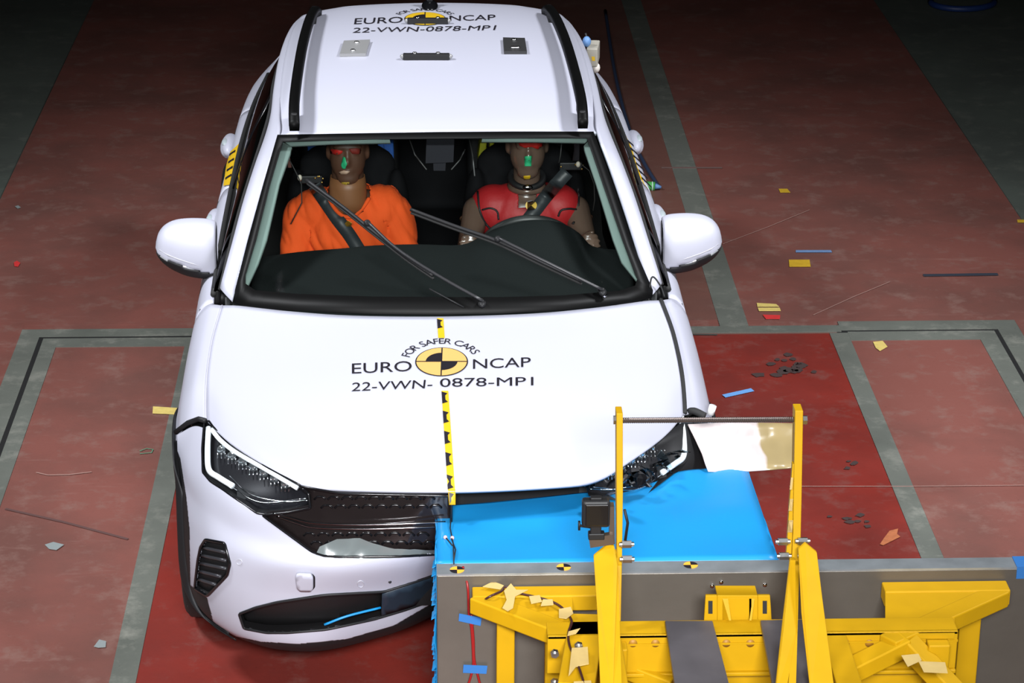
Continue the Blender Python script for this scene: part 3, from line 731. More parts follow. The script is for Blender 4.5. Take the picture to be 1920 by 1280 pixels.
# dark gap between fender and bumper at the lamp corner
v, f = tube([Vector(p) for p in [(-.872, .675, .72), (-.83, .645, .765), (-.79, .61, .795), (-.768, .575, .805)]], .009, 8); part('bumper_gap', v, f, M_BLACK)
# headlights
def headlight(P, B, parent, label, crushed=False):
    mirror = crushed
    def sf(x, y, off=0.0):
        p = surf(BF, x, y, 0, 7.2)
        return p
    def X(p):  # mirror and push back for the damaged side
        return Vector((-p.x, p.y+.05, p.z+.0)) if crushed else p
    Q = round_poly(P, .1, 3)
    v2, f2 = fill2d(Q, 8)
    base = [X(sf(a[0], a[1])+Vector((0, .055, -.01))) for a in v2]
    hl_ = mk('headlight', base, f2, mat('lamp_black', (.012, .012, .014), .25, 0, .4), parent, sol=.004, label=label)
    n_ = len(Q); w = []
    for p in Q: w += [X(sf(*p)+Vector((0, .004, 0))), X(sf(*p)+Vector((0, .057, -.01)))]
    mk('housing', w, [(2*i, 2*((i+1) % n_), 2*((i+1) % n_)+1, 2*i+1) for i in range(n_)], M_BLACK, hl_, False)
    # daytime running strips
    M_DRL = mat('light_guide', (.75, .80, .82), .25, 0, .3)
    S1 = [(391, 803), (389, 850), (392, 882), (410, 896), (436, 912)]
    S2 = [(397, 806), (414, 827), (444, 850), (500, 882), (558, 916)]
    for S_, r in ((S1, .0095), (S2, .0075)):
        L_ = [X(sf(q.x, q.y)+Vector((0, .004, 0))) for q in crline([Vector((a, b_, 0)) for a, b_ in S_], 6)]
        v, f = tube(L_, r, 10); mk('light_strip', v, f, M_DRL, hl_, label='pale daytime light strip')
    # reflectors: row of projector cells with vertical fins
    rs = random.Random(3)
    for k in range(7):
        x = 414+k*20; y = 850+k*10.5
        c = X(sf(x, y+4)+Vector((0, .040, 0)))
        v, f = merge(ell(c, (.014, .008, .017), seg=14, rings=8)); mk('projector', v, f, mat('lamp_bulb', (.55, .60, .62), .08, .9), hl_)
        for dx in (-7, 0, 7):
            a = X(sf(x+dx, y-8)+Vector((0, .028, 0))); b_ = X(sf(x+dx, y+16)+Vector((0, .028, 0)))
            v, f = tube([a, b_], .0014, 6)
            mk('fin', v, f, M_CHROME, hl_)
    for S_ in ([(400, 898), (440, 925), (490, 950), (575, 942)], [(430, 900), (470, 935), (530, 948), (578, 946)]):
        L_ = [X(sf(q.x, q.y)+Vector((0, .03, 0))) for q in crline([Vector((a, b_, 0)) for a, b_ in S_], 6)]
        v, f = tube(L_, .0018, 6); mk('trim_line', v, f, M_CHROME, hl_)
    if not crushed:
        mk('lens', [X(sf(a[0], a[1])+Vector((0, -.002, 0))) for a in v2], f2, M_LENS, hl_)
        L_ = []
        for i in range(len(Q)):
            q = Q[i]; L_.append(X(sf(*q)))
        v, f = tube(L_, .0035, 8, True); mk('lamp_seal', v, f, M_BLACKG, hl_)
    return hl_
headlight(HEAD, BF, car, 'intact black headlight with pale light strip')
hr = headlight(HEAD, BF, car, 'crushed headlight above the blue barrier', True)
# lens shards on the damaged side
M_SHARD = glass('lens_shard', (.80, .88, .92), .35, .05)
rs = random.Random(11)
for k in range(34):
    t = rs.random(); x = 1105+t*200; y = 915-t*85+rs.uniform(-14, 34)
    c = cp(x, y, z=.715+rs.uniform(0, .07)); r = rs.uniform(.012, .045)
    R_ = M3((rs.uniform(-.8, .8), rs.uniform(-.8, .8), rs.uniform(0, 6)))
    P = [c+R_ @ Vector((r*math.cos(a)*rs.uniform(.4, 1.2), r*.55*math.sin(a)*rs.uniform(.4, 1.2), rs.uniform(-.004, .004))) for a in [2*PI*j/6 for j in range(6)]]
    mk('lens_shard', P+[c+R_ @ Vector((0, 0, .006))], [(j, (j+1) % 6, 6) for j in range(6)], M_SHARD if k % 3 else M_BLACKG, hr, False, .0015)
# front carrier behind the right hood edge, dark
v, f = boxm((.28, .42, .60), (.80, .22, .25)); part('radiator_support', v, f, M_DARK)
v, f = boxm((-.30, .32, .52), (.7, .2, .4)); part('radiator', v, f, M_DARK)
v, f = boxm((0, 2.5, .26), (1.5, 3.0, .12)); part('underbody_light_block', v, f, M_RUB)  # plain unseen box, added to block light beneath the car
v, f = boxm((0, .95, .42), (.9, .9, .42)); part('engine_bay', v, f, M_RUB)
v, f = boxm((0, 1.42, .55), (1.5, .05, .7)); part('firewall', v, f, M_RUB)
# wheels
def wheel(x, y, tag_):
    sg = -1 if x < 0 else 1; parts = []
    prof = [(-.10, .20), (-.10, .30), (-.085, .318), (0, .322), (.085, .318), (.10, .30), (.10, .20)]
    vs = []; fs = []; n = 40; k = len(prof)
    for i in range(n):
        a = 2*PI*i/n
        for dx, r in prof: vs.append(Vector((x+dx, y+r*math.cos(a), .322+r*math.sin(a))))
    for i in range(n):
        for j in range(k): fs.append((i*k+j, i*k+(j+1) % k, ((i+1) % n)*k+(j+1) % k, ((i+1) % n)*k+j))
    t = part('wheel', vs, fs, M_RUB)
    for j in range(5):
        a = 2*PI*j/5
        for d in (-.12, .12):
            v, f = beam((x+sg*.07, y+.04*math.cos(a), .322+.04*math.sin(a)), (x+sg*.06, y+.205*math.cos(a+d), .322+.205*math.sin(a+d)), .025, .03, (1, 0, 0)); parts.append((v, f))
    parts.append(cyl((x+sg*.02, y, .322), (x+sg*.085, y, .322), .045)); parts.append(cyl((x-.05, y, .322), (x+sg*.01, y, .322), .15, 30))
    parts.append(tube([(x+sg*.075, y+.205*math.cos(a), .322+.205*math.sin(a)) for a in [2*PI*j/36 for j in range(36)]], .012, 8, True))
    v, f = merge(*parts); mk('rim', v, f, M_STEEL, t)
for x, y in ((-.765, .83), (.765, .87), (-.765, 3.395), (.765, 3.395)): wheel(x, y, 0)
# --- mirrors
def mirror(s):
    sg = 1 if s else -1
    R_ = Matrix.Rotation(sg*.06, 3, 'Y')
    c = Vector((sg*.89, 1.56, 1.035))
    # cap: lofted sections along x
    secs = []
    prof = [(-.106, .058, .080, -.012), (-.100, .072, .092, -.012), (-.07, .082, .098, -.010), (-.01, .084, .094, -.004), (.04, .078, .080, .004), (.075, .062, .060, .008), (.096, .036, .036, .008), (.106, .006, .008, .006)]
    vs = []; fs = []; n = 56
    prof0 = prof; pa = crline([Vector(p[:3]) for p in prof], 6); pb2 = crline([Vector((p[3], 0, 0)) for p in prof], 6)
    prof = [(a[0], max(.003, a[1]), max(.003, a[2]), b_[0]) for a, b_ in zip(pa, pb2)]
    for dx, ry, rz, dz in prof:
        for k in range(n):
            a = 2*PI*k/n; e = .75
            cy = math.copysign(abs(math.cos(a))**e, math.cos(a)); sz = math.copysign(abs(math.sin(a))**e, math.sin(a))
            vs.append(Vector((dx, ry*cy+.012*sz, rz*sz+dz)))
    m_ = len(prof)
    for i in range(m_-1):
        for k in range(n): fs.append((i*n+k, i*n+(k+1) % n, (i+1)*n+(k+1) % n, (i+1)*n+k))
    fs.append(tuple(range(n))); fs.append(tuple((m_-1)*n+k for k in range(n)))
    def T(v): return Vector((c.x+sg*v.x, c.y+v.y, c.z+v.z))
    up = [q for q in fs if sum(vs[i].z-.34*vs[i].x for i in q)/len(q) > -.048]; dn = [q for q in fs if q not in up]
    root = empty('door_mirror', None, None); root.parent = car
    v, f = compact([T(p) for p in vs], up); mk('mirror_cap', v, f, M_WHITE, root, sol=.002)
    v, f = compact([T(p) for p in vs], dn); mk('mirror_base', v, f, M_BLACK, root, sol=.003)
    # indicator strip along the lower front edge
    def lo_(x, off=0):
        z = -.046+.34*x; k = [p for p in zip(prof, prof[1:]) if p[0][0] <= x <= p[1][0]][0]; t = (x-k[0][0])/(k[1][0]-k[0][0])
        ry, rz, dz = [k[0][q]+(k[1][q]-k[0][q])*t for q in (1, 2, 3)]
        s_ = max(-1, min(1, (z+off-dz)/rz)); return T(Vector((x, -ry*math.sqrt(max(0, 1-abs(s_)**2.6))-.004, z+off)))
    v, f = tube([lo_(x, -.002) for x in (-.03, 0, .03, .06, .085)], .0058, 8); mk('indicator', v, f, mat('indicator_clear', (.7, .72, .75), .1, .6), root)
    v, f = tube([lo_(x, .020) for x in (-.095, -.06, -.02, .02, .06, .09)], .0016, 6); mk('seam', v, f, mat('seam_grey', (.45, .45, .5), .6), root)
    arm = [T(Vector((.04, .0, -.052))), T(Vector((-.03, -.01, -.078))), T(Vector((-.10, -.02, -.105))), Vector((sg*.765, 1.42, .915)), Vector((sg*.760, 1.36, .905))]
    v, f = tube(crline(arm, 6), [.016]*6+[.026]*6+[.030]*6+[.026]*7, 12); mk('mirror_arm', v, f, M_BLACK, root)
    v, f = boxm((sg*.775, 1.36, .945), (.03, .13, .06)); mk('mirror_foot', v, f, M_BLACK, root, bev=.01)
    return root
mirror(0); mirror(1)
# --- roof rails
M_RAIL = mat('rail_black', (.002, .002, .002), .5, spec=.12)
for s in (-1, 1):
    ln = [(.505, 1.665, 1.445), (.507, 1.72, 1.475), (.508, 1.85, 1.496), (.505, 2.15, 1.510), (.498, 2.5, 1.516), (.485, 2.85, 1.508), (.472, 3.08, 1.485), (.464, 3.18, 1.455)]
    L_ = crline([(s*a, b_, c_) for a, b_, c_ in ln], 6); vs = []; fs = []
    for p in L_:
        for dx, dz in ((-.017, -.026), (.017, -.026), (.019, -.004), (.011, .007), (-.011, .007), (-.019, -.004)): vs.append(p+Vector((dx, 0, dz)))
    for i in range(len(L_)-1):
        for k in range(6): fs.append((i*6+k, i*6+(k+1) % 6, (i+1)*6+(k+1) % 6, (i+1)*6+k))
    fs += [tuple(range(5, -1, -1)), tuple((len(L_)-1)*6+k for k in range(6))]
    rl = part('roof_rail', vs, fs, M_RAIL)
    for y0, y1 in ((1.69, 1.86), (3.0, 3.16)):
        v, f = boxm((s*(.506 if y0 < 2 else .475), (y0+y1)/2, 1.45), (.022, y1-y0, .05)); mk('rail_foot', v, f, M_BLACK, rl, bev=.004)
# --- roof decals and fittings
def rs_(x, y, off=.002): return surf(BR, x, y, off, 8.8)
M_PLATE = mat('plate_alu', (.30, .30, .30), .4, .3)
def roof_plate(P, h, m, label, dots):
    # rigid plate seated on the roof: plane through its corners
    base = [rs_(x, y, 0) for x, y in P]; v, f = prism([p+Vector((0, 0, .001)) for p in base], (0, 0, h))
    o = part('roof_plate', v, f, m, smooth=False, label=label)
    for x, y in dots:
        p = rs_(x, y, 0)+Vector((0, 0, h)); v, f = cyl(p, p+Vector((0, 0, .006)), .009, 12); mk('bolt', v, f, M_CHROME, o)
roof_plate([(637, 107), (686, 106), (694, 80), (645, 82)], .012, M_PLATE, 'bright aluminium plate on roof', [(662, 101), (669, 86)])
roof_plate([(945, 102), (988, 102), (984, 77), (943, 76)], .012, mat('plate_dark', (.04, .04, .04), .4, .3), 'dark metal plate on roof', [(962, 96), (970, 96), (964, 81)])
def roof_bar(x0, x1, y, lab):
    a, b_ = rs_(x0, y, 0)+Vector((0, 0, .013)), rs_(x1, y, 0)+Vector((0, 0, .013))
    v, f = beam(a, b_, .022, .022); o = part('roof_bar', v, f, M_BLACK, smooth=False, bev=.002, label=lab)
    for t in (.25, .75):
        p = a.lerp(b_, t)+Vector((0, 0, .011)); v, f = cyl(p, p+Vector((0, 0, .005)), .008, 12); mk('bolt', v, f, M_CHROME, o)
    for p in (a, b_): v, f = ell(p, (.012, .01, .01), seg=10, rings=6); mk('end_cap', v, f, M_PLATE, o)
roof_bar(756, 843, 112, 'black bar bolted mid roof'); roof_bar(764, 840, 45, 'black bar bolted before the roof logo')
p = rs_(806, 15, 0)
v, f = merge(ell(p+Vector((0, .01, .004)), (.034, .075, .022)), ell(p+Vector((0, .04, .025)), (.014, .035, .045))); part('roof_antenna', v, f, M_BLACKG)
def logo(B, c, rx, ry, parent, tilt=0, off=.002, m=M_LOGO, fall=None):
    def pt(u, v): return surf(B, c[0]+u*rx+v*tilt*rx, c[1]-v*ry, off)
    def disc(name, r, mm, o2, sect=None):
        vs = []; fs = []; n = 48; a0, a1 = sect or (0, 2*PI)
        for k in range(7):
            for i in range(n+1): a = a0+(a1-a0)*i/n; vs.append(surf(B, c[0]+r*k/6*math.cos(a)*rx+r*k/6*math.sin(a)*tilt*rx, c[1]-r*k/6*math.sin(a)*ry, o2))
        for k in range(6):
            for i in range(n): fs.append((k*(n+1)+i, k*(n+1)+i+1, (k+1)*(n+1)+i+1, (k+1)*(n+1)+i))
        return mk(name, vs, fs, mm, parent)
    disc('logo_disc', 1.0, M_INK, off); disc('logo_disc', .955, m, off+.0008)
    disc('logo_quadrant', .60, M_INK, off+.0016, (PI/2, PI)); disc('logo_quadrant', .60, M_INK, off+.0016, (1.5*PI, 2*PI))
    for A, B_ in (((-.96, 0), (.96, 0)), ((0, -.96), (0, .96))):
        vs = []
        for k in range(9):
            t = k/8; u = A[0]+(B_[0]-A[0])*t; w = A[1]+(B_[1]-A[1])*t; n_ = (0, .014) if A[1] == 0 else (.022, 0)
            for sg in (-1, 1): vs.append(surf(B, c[0]+(u+sg*n_[0])*rx+(w+sg*n_[1])*tilt*rx, c[1]-(w+sg*n_[1]*(rx/ry))*ry, off+.0018))
        mk('logo_line', vs, [(2*k, 2*k+1, 2*k+3, 2*k+2) for k in range(8)], M_INK, parent)
sr = empty('roof_sticker', None, None); sr.parent = car
logo(BR, (797, 36), 39, 12.5, sr, 0, .002, M_YST)
for s_, LL, LR, UL in (('EURO', (664, 46), (754, 43), (666, 35)), ('NCAP', (843, 40), (929, 38), (843, 30)), ('22-VWN-0878-MP1', (661, 62), (928, 57), (664, 53))):
    v, f = text_px(s_, BR, LL, LR, UL); mk('sticker_text', v, f, M_INK, sr)
v, f = arc_px('FOR SAFER CARS', BR, (797, 36), 1.27, .46, (40, 12.5), math.radians(152), math.radians(28)); mk('sticker_text', v, f, M_INK, sr)
# hood decals
sh = empty('hood_sticker', None, None); sh.parent = car
logo(BH, (828, 679), 49.5, 27, sh, .02, .002)
for s_, LL, LR, UL in (('EURO', (660, 701), (772, 696), (660, 682)), ('NCAP', (887, 692), (995, 688), (887, 674)), ('22-VWN-', (659, 734), (810, 728), (661, 718)), ('0878-MP1', (825, 726), (1000, 723), (825, 710))):
    v, f = text_px(s_, BH, LL, LR, UL); mk('sticker_text', v, f, M_INK, sh)
v, f = arc_px('FOR SAFER CARS', BH, (829, 681), 1.27, .50, (50, 28.5), math.radians(163), math.radians(26)); mk('sticker_text', v, f, M_INK, sh)
# centre tape: yellow band with black marks
def band(y0, y1, name='center_tape'):
    def cx(y): return 825+(y-592)*(848-825)/(945-592)
    vs = []; n = max(2, int((y1-y0)/8)); 
    for k in range(n+1):
        y = y0+(y1-y0)*k/n
        w = 6.0+.9*(y-592)/350
        for sg in (-1, 1): vs.append(surf(BH, cx(y)+sg*w, y, .0015))
    o = part(name, vs, [(2*k, 2*k+1, 2*k+3, 2*k+2) for k in range(n)], M_YST, label='yellow and black centre line tape')
    y = y0+2; parts = []
    while y < y1-8:
        h = 14+9*(y-592)/330
        w = 6.0+.9*(y-592)/350; 
        for P in ([(-w, 0), (w*.7, .14), (0, .32), (0, .68), (w*.7, .86), (-w, 1)],):
            yy = lambda t: min(y1, y+t*h*1.25)
            pts = [surf(BH, cx(yy(t))+u, yy(t), .0028) for u, t in P]
            mk('tape_mark', pts, [(0, 1, 2), (0, 2, 3), (0, 3, 5), (3, 4, 5)], M_INK, o)
        y += h*2
band(597, 634); band(733, 919)
a = [surf(BH, 847-7, 918, .002), surf(BH, 847+7, 918, .002)]
pts = [a[0], a[1], cp(848-6, 946, y=.02), cp(848+6, 946, y=.02)]
o = part('center_tape', pts, [(0, 1, 3, 2)], M_YST, sol=.001, label='tape end hanging over the hood edge')
q = [cp(842, 922, y=.028), cp(851, 925, y=.028), cp(846, 932, y=.022), cp(846, 938, y=.018), cp(843, 944, y=.015)]
mk('tape_marks', [p+Vector((0, -.003, 0)) for p in q], [(0, 1, 2), (0, 2, 3), (0, 3, 4)], M_INK, o)
# side scale stickers on rear doors
def side_sticker(B, P, bars, parent):
    v2, f2 = fill2d(P, 3); o = mk('scale_sticker', [surf(B, a[0], a[1], .006 if B is BSL else .014, 9.3) for a in v2], f2, M_YST, parent, label='yellow sticker with black bars')
    for b_ in bars: mk('sticker_bar', [surf(B, x, y, .009 if B is BSL else .017, 9.3) for x, y in b_], [(0, 1, 2, 3)], M_INK, o, False, .0006)
side_sticker(BSL, [(455, 266), (444, 330), (436, 348), (421, 350), (427, 310), (434, 286)], [[(428+6-k*2.6, 290+k*15), (443-k*2.4, 284+k*15), (442-k*2.4, 288+k*15), (427+6-k*2.6, 294+k*15)] for k in range(4)], rdL)
side_sticker(BSR, [(1170, 258), (1182, 282), (1192, 318), (1206, 352), (1212, 362), (1196, 338), (1182, 308)], [[(1173+k*5.3, 268+k*14), (1184+k*6, 278+k*15), (1185+k*6, 282+k*15), (1174+k*5.3, 272+k*14)] for k in range(6)], rdR)
# --- wipers
def wiper(blade, arm, piv, label):
    L_ = [gs(q.x, q.y, .022) for q in crline([Vector((a, b_, 0)) for a, b_ in blade], 8)]
    root = empty('wiper', None, None); root.parent = car; root['label'] = label
    v, f = tube(L_, .0065, 8); mk('wiper_blade', v, f, M_BLACK, root)
    v, f = tube([gs(q.x, q.y, .012) for q in crline([Vector((a+1, b_+3, 0)) for a, b_ in blade], 8)], .005, 6); mk('blade_rubber', v, f, M_RUB, root)
    L_ = [gs(q.x, q.y, .038) for q in crline([Vector((a, b_, 0)) for a, b_ in arm], 6)]
    v, f = tube(L_, .0055, 8); mk('wiper_arm', v, f, mat('arm_black', (.02, .02, .022), .4), root)
    p = gs(*arm[0], .03); v, f = ell(p, (.012, .012, .012)); mk('joint', v, f, M_BLACK, root)
    p = gs(*piv, .02); v, f = merge(ell(p, (.014, .024, .012)), ell(p+Vector((0, 0, .008)), (.008, .008, .008))); mk('pivot_cap', v, f, M_BLACK, root)
wiper([(577, 345), (640, 392), (700, 440), (760, 487), (812, 523)], [(690, 428), (745, 478), (820, 527), (903, 574)], (903, 575), 'wiper sweeping before the orange shirt')
wiper([(770, 400), (850, 430), (930, 458), (1010, 496), (1088, 533)], [(932, 458), (1000, 492), (1060, 522), (1122, 553)], (1126, 553), 'wiper sweeping below the steering wheel')
v, f = tube([gs(805, 543, .006), gs(870, 578, .006)], .003, 6); part('washer_line', v, f, M_BLACK)
v, f = tube([gs(1117, 546, .02), gs(1132, 562, .02)], .009, 8); part('pivot_cover', v, f, M_CHROME)
# cable loop on right pillar base, and gadget on right roof edge
v, f = tube(crline([cp(1216, 568, y=1.2), cp(1222, 520, y=1.24), cp(1238, 535, y=1.22), cp(1246, 556, y=1.18)], 8), .003, 6); part('test_wire', v, f, M_BLACK)
gd = part('data_box', *boxm(cp(1112, 100, y=2.95), (.045, .13, .075), M3((0, 0, -.15))), mat('box_grey', (.35, .33, .28), .5), smooth=False, bev=.004, label='small grey wired sensor box on the roof edge')
for px_, py_, m_ in ((1100, 78, mat('plug_blue', (.12, .25, .5), .5)), (1117, 127, mat('plug_white', (.7, .65, .6), .5))):
    v, f = ell(cp(px_, py_, y=2.92), (.018, .02, .022), seg=10, rings=6); mk('plug', v, f, m_, gd)
v, f = tube([cp(1098, 62, y=3.0), cp(1102, 78, y=3.0), cp(1108, 95, y=3.0)], .004, 6); mk('lead', v, f, M_BLACK, gd)
mk('box_sticker', [cp(x, y, y=2.87) for x, y in ((1109, 106), (1115, 106), (1116, 114), (1110, 114))], [(0, 1, 2, 3)], M_YST, gd, False, .001)
# crumpled foil along right roof edge
# ------------------------------------------------------------------ interior
dr = [(478, 488), (560, 478), (640, 472), (700, 467), (780, 465), (862, 466), (900, 452), (935, 436), (1000, 423), (1050, 428), (1085, 445), (1112, 468), (1160, 474), (1182, 478)]
rear = [cp(x, y, y=1.56) for x, y in dr]
n_ = len(rear)
front_row = [(-.66+1.32*i/(n_-1), 1.13+.10*abs(-1+2*i/(n_-1))**3, .925) for i in range(n_)]
midr = []
for i, (a, b_) in enumerate(zip(front_row, rear)):
    q = Vector(a).lerp(b_, .55); q.z += .012; q.x = Vector(a).lerp(b_, .7).x
    hump = max(0, b_.z-1.0); q.z -= hump*.25; midr.append(q)
rr2 = [Vector((p.x, 1.62, p.z-.04)) for p in rear]; rr3 = [Vector((p.x, 1.60, .70)) for p in rear]
v, f = grid([front_row, midr, rear, rr2, rr3], 5, 4); part('dashboard', v, f, M_DASH, sol=.006)
v, f = boxm((0, 1.06, .88), (1.3, .12, .08)); part('bulkhead', v, f, M_RUB)
# steering wheel
sc_ = Vector((.325, 1.765, .915)); nrm = Vector((0, .90, .43)).normalized(); ux = Vector((1, 0, 0)); uy = nrm.cross(ux).normalized()
if uy.z < 0: uy = -uy
v, f = tube([sc_+ux*(.178*math.cos(t))+uy*(.178*math.sin(t)) for t in [2*PI*j/48 for j in range(48)]], .0155, 12, True)
sw = part('steering_wheel', v, f, mat('wheel_leather', (.02, .022, .022), .45))
v, f = merge(ell(sc_, (.075, .03, .06), rot=Matrix((ux, nrm, uy)).transposed()), beam(sc_-ux*.17, sc_+ux*.17, .03, .02), beam(sc_, sc_-uy*.17, .02, .03, ux)); mk('hub', v, f, M_DARK, sw)
v, f = cyl(sc_, sc_-nrm*.25, .035); mk('column', v, f, M_DARK, sw)
# seats
def seat(x, y):
    root = empty('seat', None, None); root.parent = car
    me = remesh([ell((x, y+.30, .80), (.235, .085, .28)), ell((x-.19, y+.26, .78), (.055, .09, .25)), ell((x+.19, y+.26, .78), (.055, .09, .25)), ell((x, y+.33, 1.02), (.19, .07, .10))], .012)
    mko('backrest', me, M_SEAT, root)
    me = remesh([ell((x, y+.02, .43), (.25, .27, .09)), ell((x-.2, y, .46), (.05, .24, .07)), ell((x+.2, y, .46), (.05, .24, .07))], .014); mko('seat_cushion', me, M_SEAT, root)
    me = remesh([ell((x, y+.37, 1.20), (.13, .045, .085))], .01); mko('headrest', me, M_SEAT, root)
    for d in (-.06, .06): v, f = cyl((x+d, y+.36, 1.03), (x+d, y+.37, 1.19), .007, 10); mk('headrest_post', v, f, M_CHROME, root)
    v, f = boxm((x, y, .34), (.4, .4, .06)); mk('seat_base', v, f, M_DARK, root)
seat(-.34, 2.16); seat(.345, 2.16)
me = remesh([ell((0, 3.18, .46), (.62, .26, .10)), ell((0, 3.42, .78), (.62, .09, .34))], .02); part_ = mko('rear_bench', me, M_SEAT, car)
v, f = boxm((0, 1.95, .50), (.2, .6, .3)); part('center_console', v, f, M_DARK, bev=.03)
# mirror card at the screen top, with wires
v, f = merge(prism([gs(800, 256, -.02), gs(852, 255, -.02), gs(850, 304, -.05), gs(798, 306, -.05)], (0, .012, 0)), prism([gs(812, 300, -.05), gs(836, 300, -.05), gs(835, 320, -.06), gs(813, 320, -.06)], (0, .012, 0)))
part('sensor_card', v, f, mat('card_grey', (.007, .007, .009), .9, spec=.1), smooth=False)
for P in ([(768, 262), (778, 290), (800, 318)], [(872, 280), (862, 300), (846, 318)], [(880, 262), (886, 290), (890, 330)]):
    v, f = tube([gs(x, y, -.12) for x, y in P], .0025, 6); part('test_wire', v, f, mat('wire_grey', (.03, .03, .03), .6))
# belts
def ribbon(L, W, m, name, parent, sol=.002, off=None):
    pts = crline(L, 8); wd_ = crline(W, 8); vs = []
    for p, w in zip(pts, wd_): vs += [p-w, p+w]
    return mk(name, vs, [(2*i, 2*i+1, 2*i+3, 2*i+2) for i in range(len(pts)-1)], m, parent, True, sol, 0)
# ------------------------------------------------------------------ dummies
def hand(c, fwd, side, curl):
    parts = []
    fwd = Vector(fwd).normalized(); side = Vector(side).normalized(); nrm_ = fwd.cross(side)
    parts.append(capsule(c-fwd*.02, c+fwd*.03, .026, .022)); parts.append(capsule(c+side*.022, c-side*.022, .020, .020))
    for k, (o_, L1) in enumerate(((-.030, .036), (-.010, .042), (.010, .040), (.030, .032))):
        p0 = c+fwd*.035+side*o_; p1 = p0+fwd*L1*.8+nrm_*curl*.02; p2 = p1+(fwd*.2+nrm_*curl).normalized()*L1*.75; p3 = p2+(-fwd*.5+nrm_*curl*.7).normalized()*L1*.6
        parts += [capsule(p0, p1, .0095, .009, 8), capsule(p1, p2, .009, .0085, 8), capsule(p2, p3, .0085, .0075, 8)]
    t0 = c-fwd*.005+side*.028; t1 = t0+(side*.6+fwd*.5+nrm_*curl*.5).normalized()*.035; t2 = t1+(fwd*.6+nrm_*curl*.7).normalized()*.028
    parts += [capsule(t0, t1, .012, .0105, 8), capsule(t1, t2, .0105, .009, 8)]
    return parts
def head_parts(c, fwdtilt=0):
    x, y, z = c
    return [ell((x, y+.015, z+.035), (.073, .092, .085)), ell((x, y-.012, z-.02), (.066, .070, .085)), ell((x, y-.045, z-.078), (.042, .036, .032)),
            ell((x, y-.075, z-.01), (.012, .024, .022)), ell((x, y-.070, z+.01), (.009, .018, .030)), ell((x, y-.070, z-.045), (.024, .014, .007)), ell((x, y-.069, z-.058), (.021, .013, .007)),
            ell((x-.031, y-.066, z+.022), (.015, .012, .008)), ell((x+.031, y-.066, z+.022), (.015, .012, .008)), ell((x, y-.064, z+.043), (.055, .018, .012)),
            ell((x-.073, y+.012, z), (.009, .020, .030)), ell((x+.073, y+.012, z), (.009, .020, .030))]
def torso_parts(x, y, z, g=0):   # z = shoulder height
    return [ell((x, y+.02, z-.13), (.155+g, .105+g, .19+g)), ell((x, y+.03, z-.04), (.175+g, .085+g, .085+g)), ell((x-.12, y+.03, z-.035), (.075+g, .07+g, .07+g)), ell((x+.12, y+.03, z-.035), (.075+g, .07+g, .07+g)),
            ell((x, y+.01, z-.33), (.145+g, .11+g, .15+g)), ell((x, y+.02, z-.45), (.17+g, .12+g, .10+g))]
def legs(x, y, z):
    P = []
    for s in (-1, 1):
        P += [capsule((x+s*.09, y+.0, z), (x+s*.12, y-.40, z+.09), .085, .062), capsule((x+s*.12, y-.40, z+.09), (x+s*.11, y-.66, z-.20), .058, .042), capsule((x+s*.11, y-.64, z-.23), (x+s*.11, y-.78, z-.21), .042, .032)]
    return P
TIN = CW
# passenger
px_, py_, pz_ = -.332, 2.13, .992
pas = empty('crash_test_dummy', 'crash test dummy in an orange shirt belted in the seat left of the wheel', 'dummy', CW, 'front seat dummies')
pp = head_parts((px_+.002, py_-.02, 1.193)) + [capsule((px_, py_, .96), (px_, py_-.01, 1.13), .058, .060, 24)] + torso_parts(px_, py_, pz_) + legs(px_, py_-.02, .55)
for s in (-1, 1):
    sh_ = Vector((px_+s*.175, py_+.03, pz_-.045)); el_ = Vector((px_+s*.215, py_-.04, pz_-.31)); wr = Vector((px_+s*.15, py_-.25, pz_-.36))
    pp += [capsule(sh_, el_, .052, .042), capsule(el_, wr, .040, .028)] + hand(wr+Vector((-s*.01, -.05, -.015)), (-s*.2, -1, -.3), (-s, -.2, 0), 1)
me = remesh(pp, .0065, 3); pb = mko('body', me, M_SKIN, pas); BP = bvho(pb)
# shirt: inflated torso + sleeves with wrinkles, cut at the collar
g = .014
sp = torso_parts(px_, py_, pz_, g)+[capsule((px_, py_+.01, .955), (px_, py_+.012, 1.0), .088, .072, 24)]
for s in (-1, 1):
    sh_ = Vector((px_+s*.175, py_+.03, pz_-.045)); el_ = Vector((px_+s*.212, py_-.03, pz_-.27))
    sp.append(capsule(sh_, el_, .066, .062))
me = remesh(sp, .0065, 6)
for v_ in me.vertices:
    p = v_.co; d = noise.noise(p*8)*.012 + (abs(noise.noise(Vector((p.x*22+p.z*9, p.y*10, p.z*7))))-.2)*.018
    v_.co = p + v_.normal*d
BSH0 = BVHTree.FromPolygons([tuple(v_.co) for v_ in me.vertices], [tuple(p.vertices) for p in me.polygons])
def neckz(dx): return .968+(dx/.075)**2*.055
bm = bmesh.new(); bm.from_mesh(me)
kill = []
for v_ in bm.verts:
    p = v_.co; dx = p.x-px_-.003
    vee = p.y < py_+.01 and abs(dx) < .078 and p.z > neckz(dx)
    back = p.y >= py_+.01 and math.hypot(p.x-px_, p.y-py_-.01) < .080 and p.z > .985
    if vee or back or p.z < pz_-.50: kill.append(v_)
bmesh.ops.delete(bm, geom=kill, context='VERTS'); bm.to_mesh(me); bm.free()
shirt = mko('shirt', me, M_ORANGE, pas, sol=.004, label='orange T shirt')
L_ = []
for j in range(33):
    dx = -.080+.160*j/32; h = BSH0.ray_cast(Vector((px_+.003+dx, 1.5, neckz(dx)-.004)), Vector((0, 1, 0)))
    if h[0]: L_.append(h[0]+Vector((0, -.002, 0)))
L_ = [sum(L_[max(0, k-2):k+3], Vector())/len(L_[max(0, k-2):k+3]) for k in range(len(L_))]
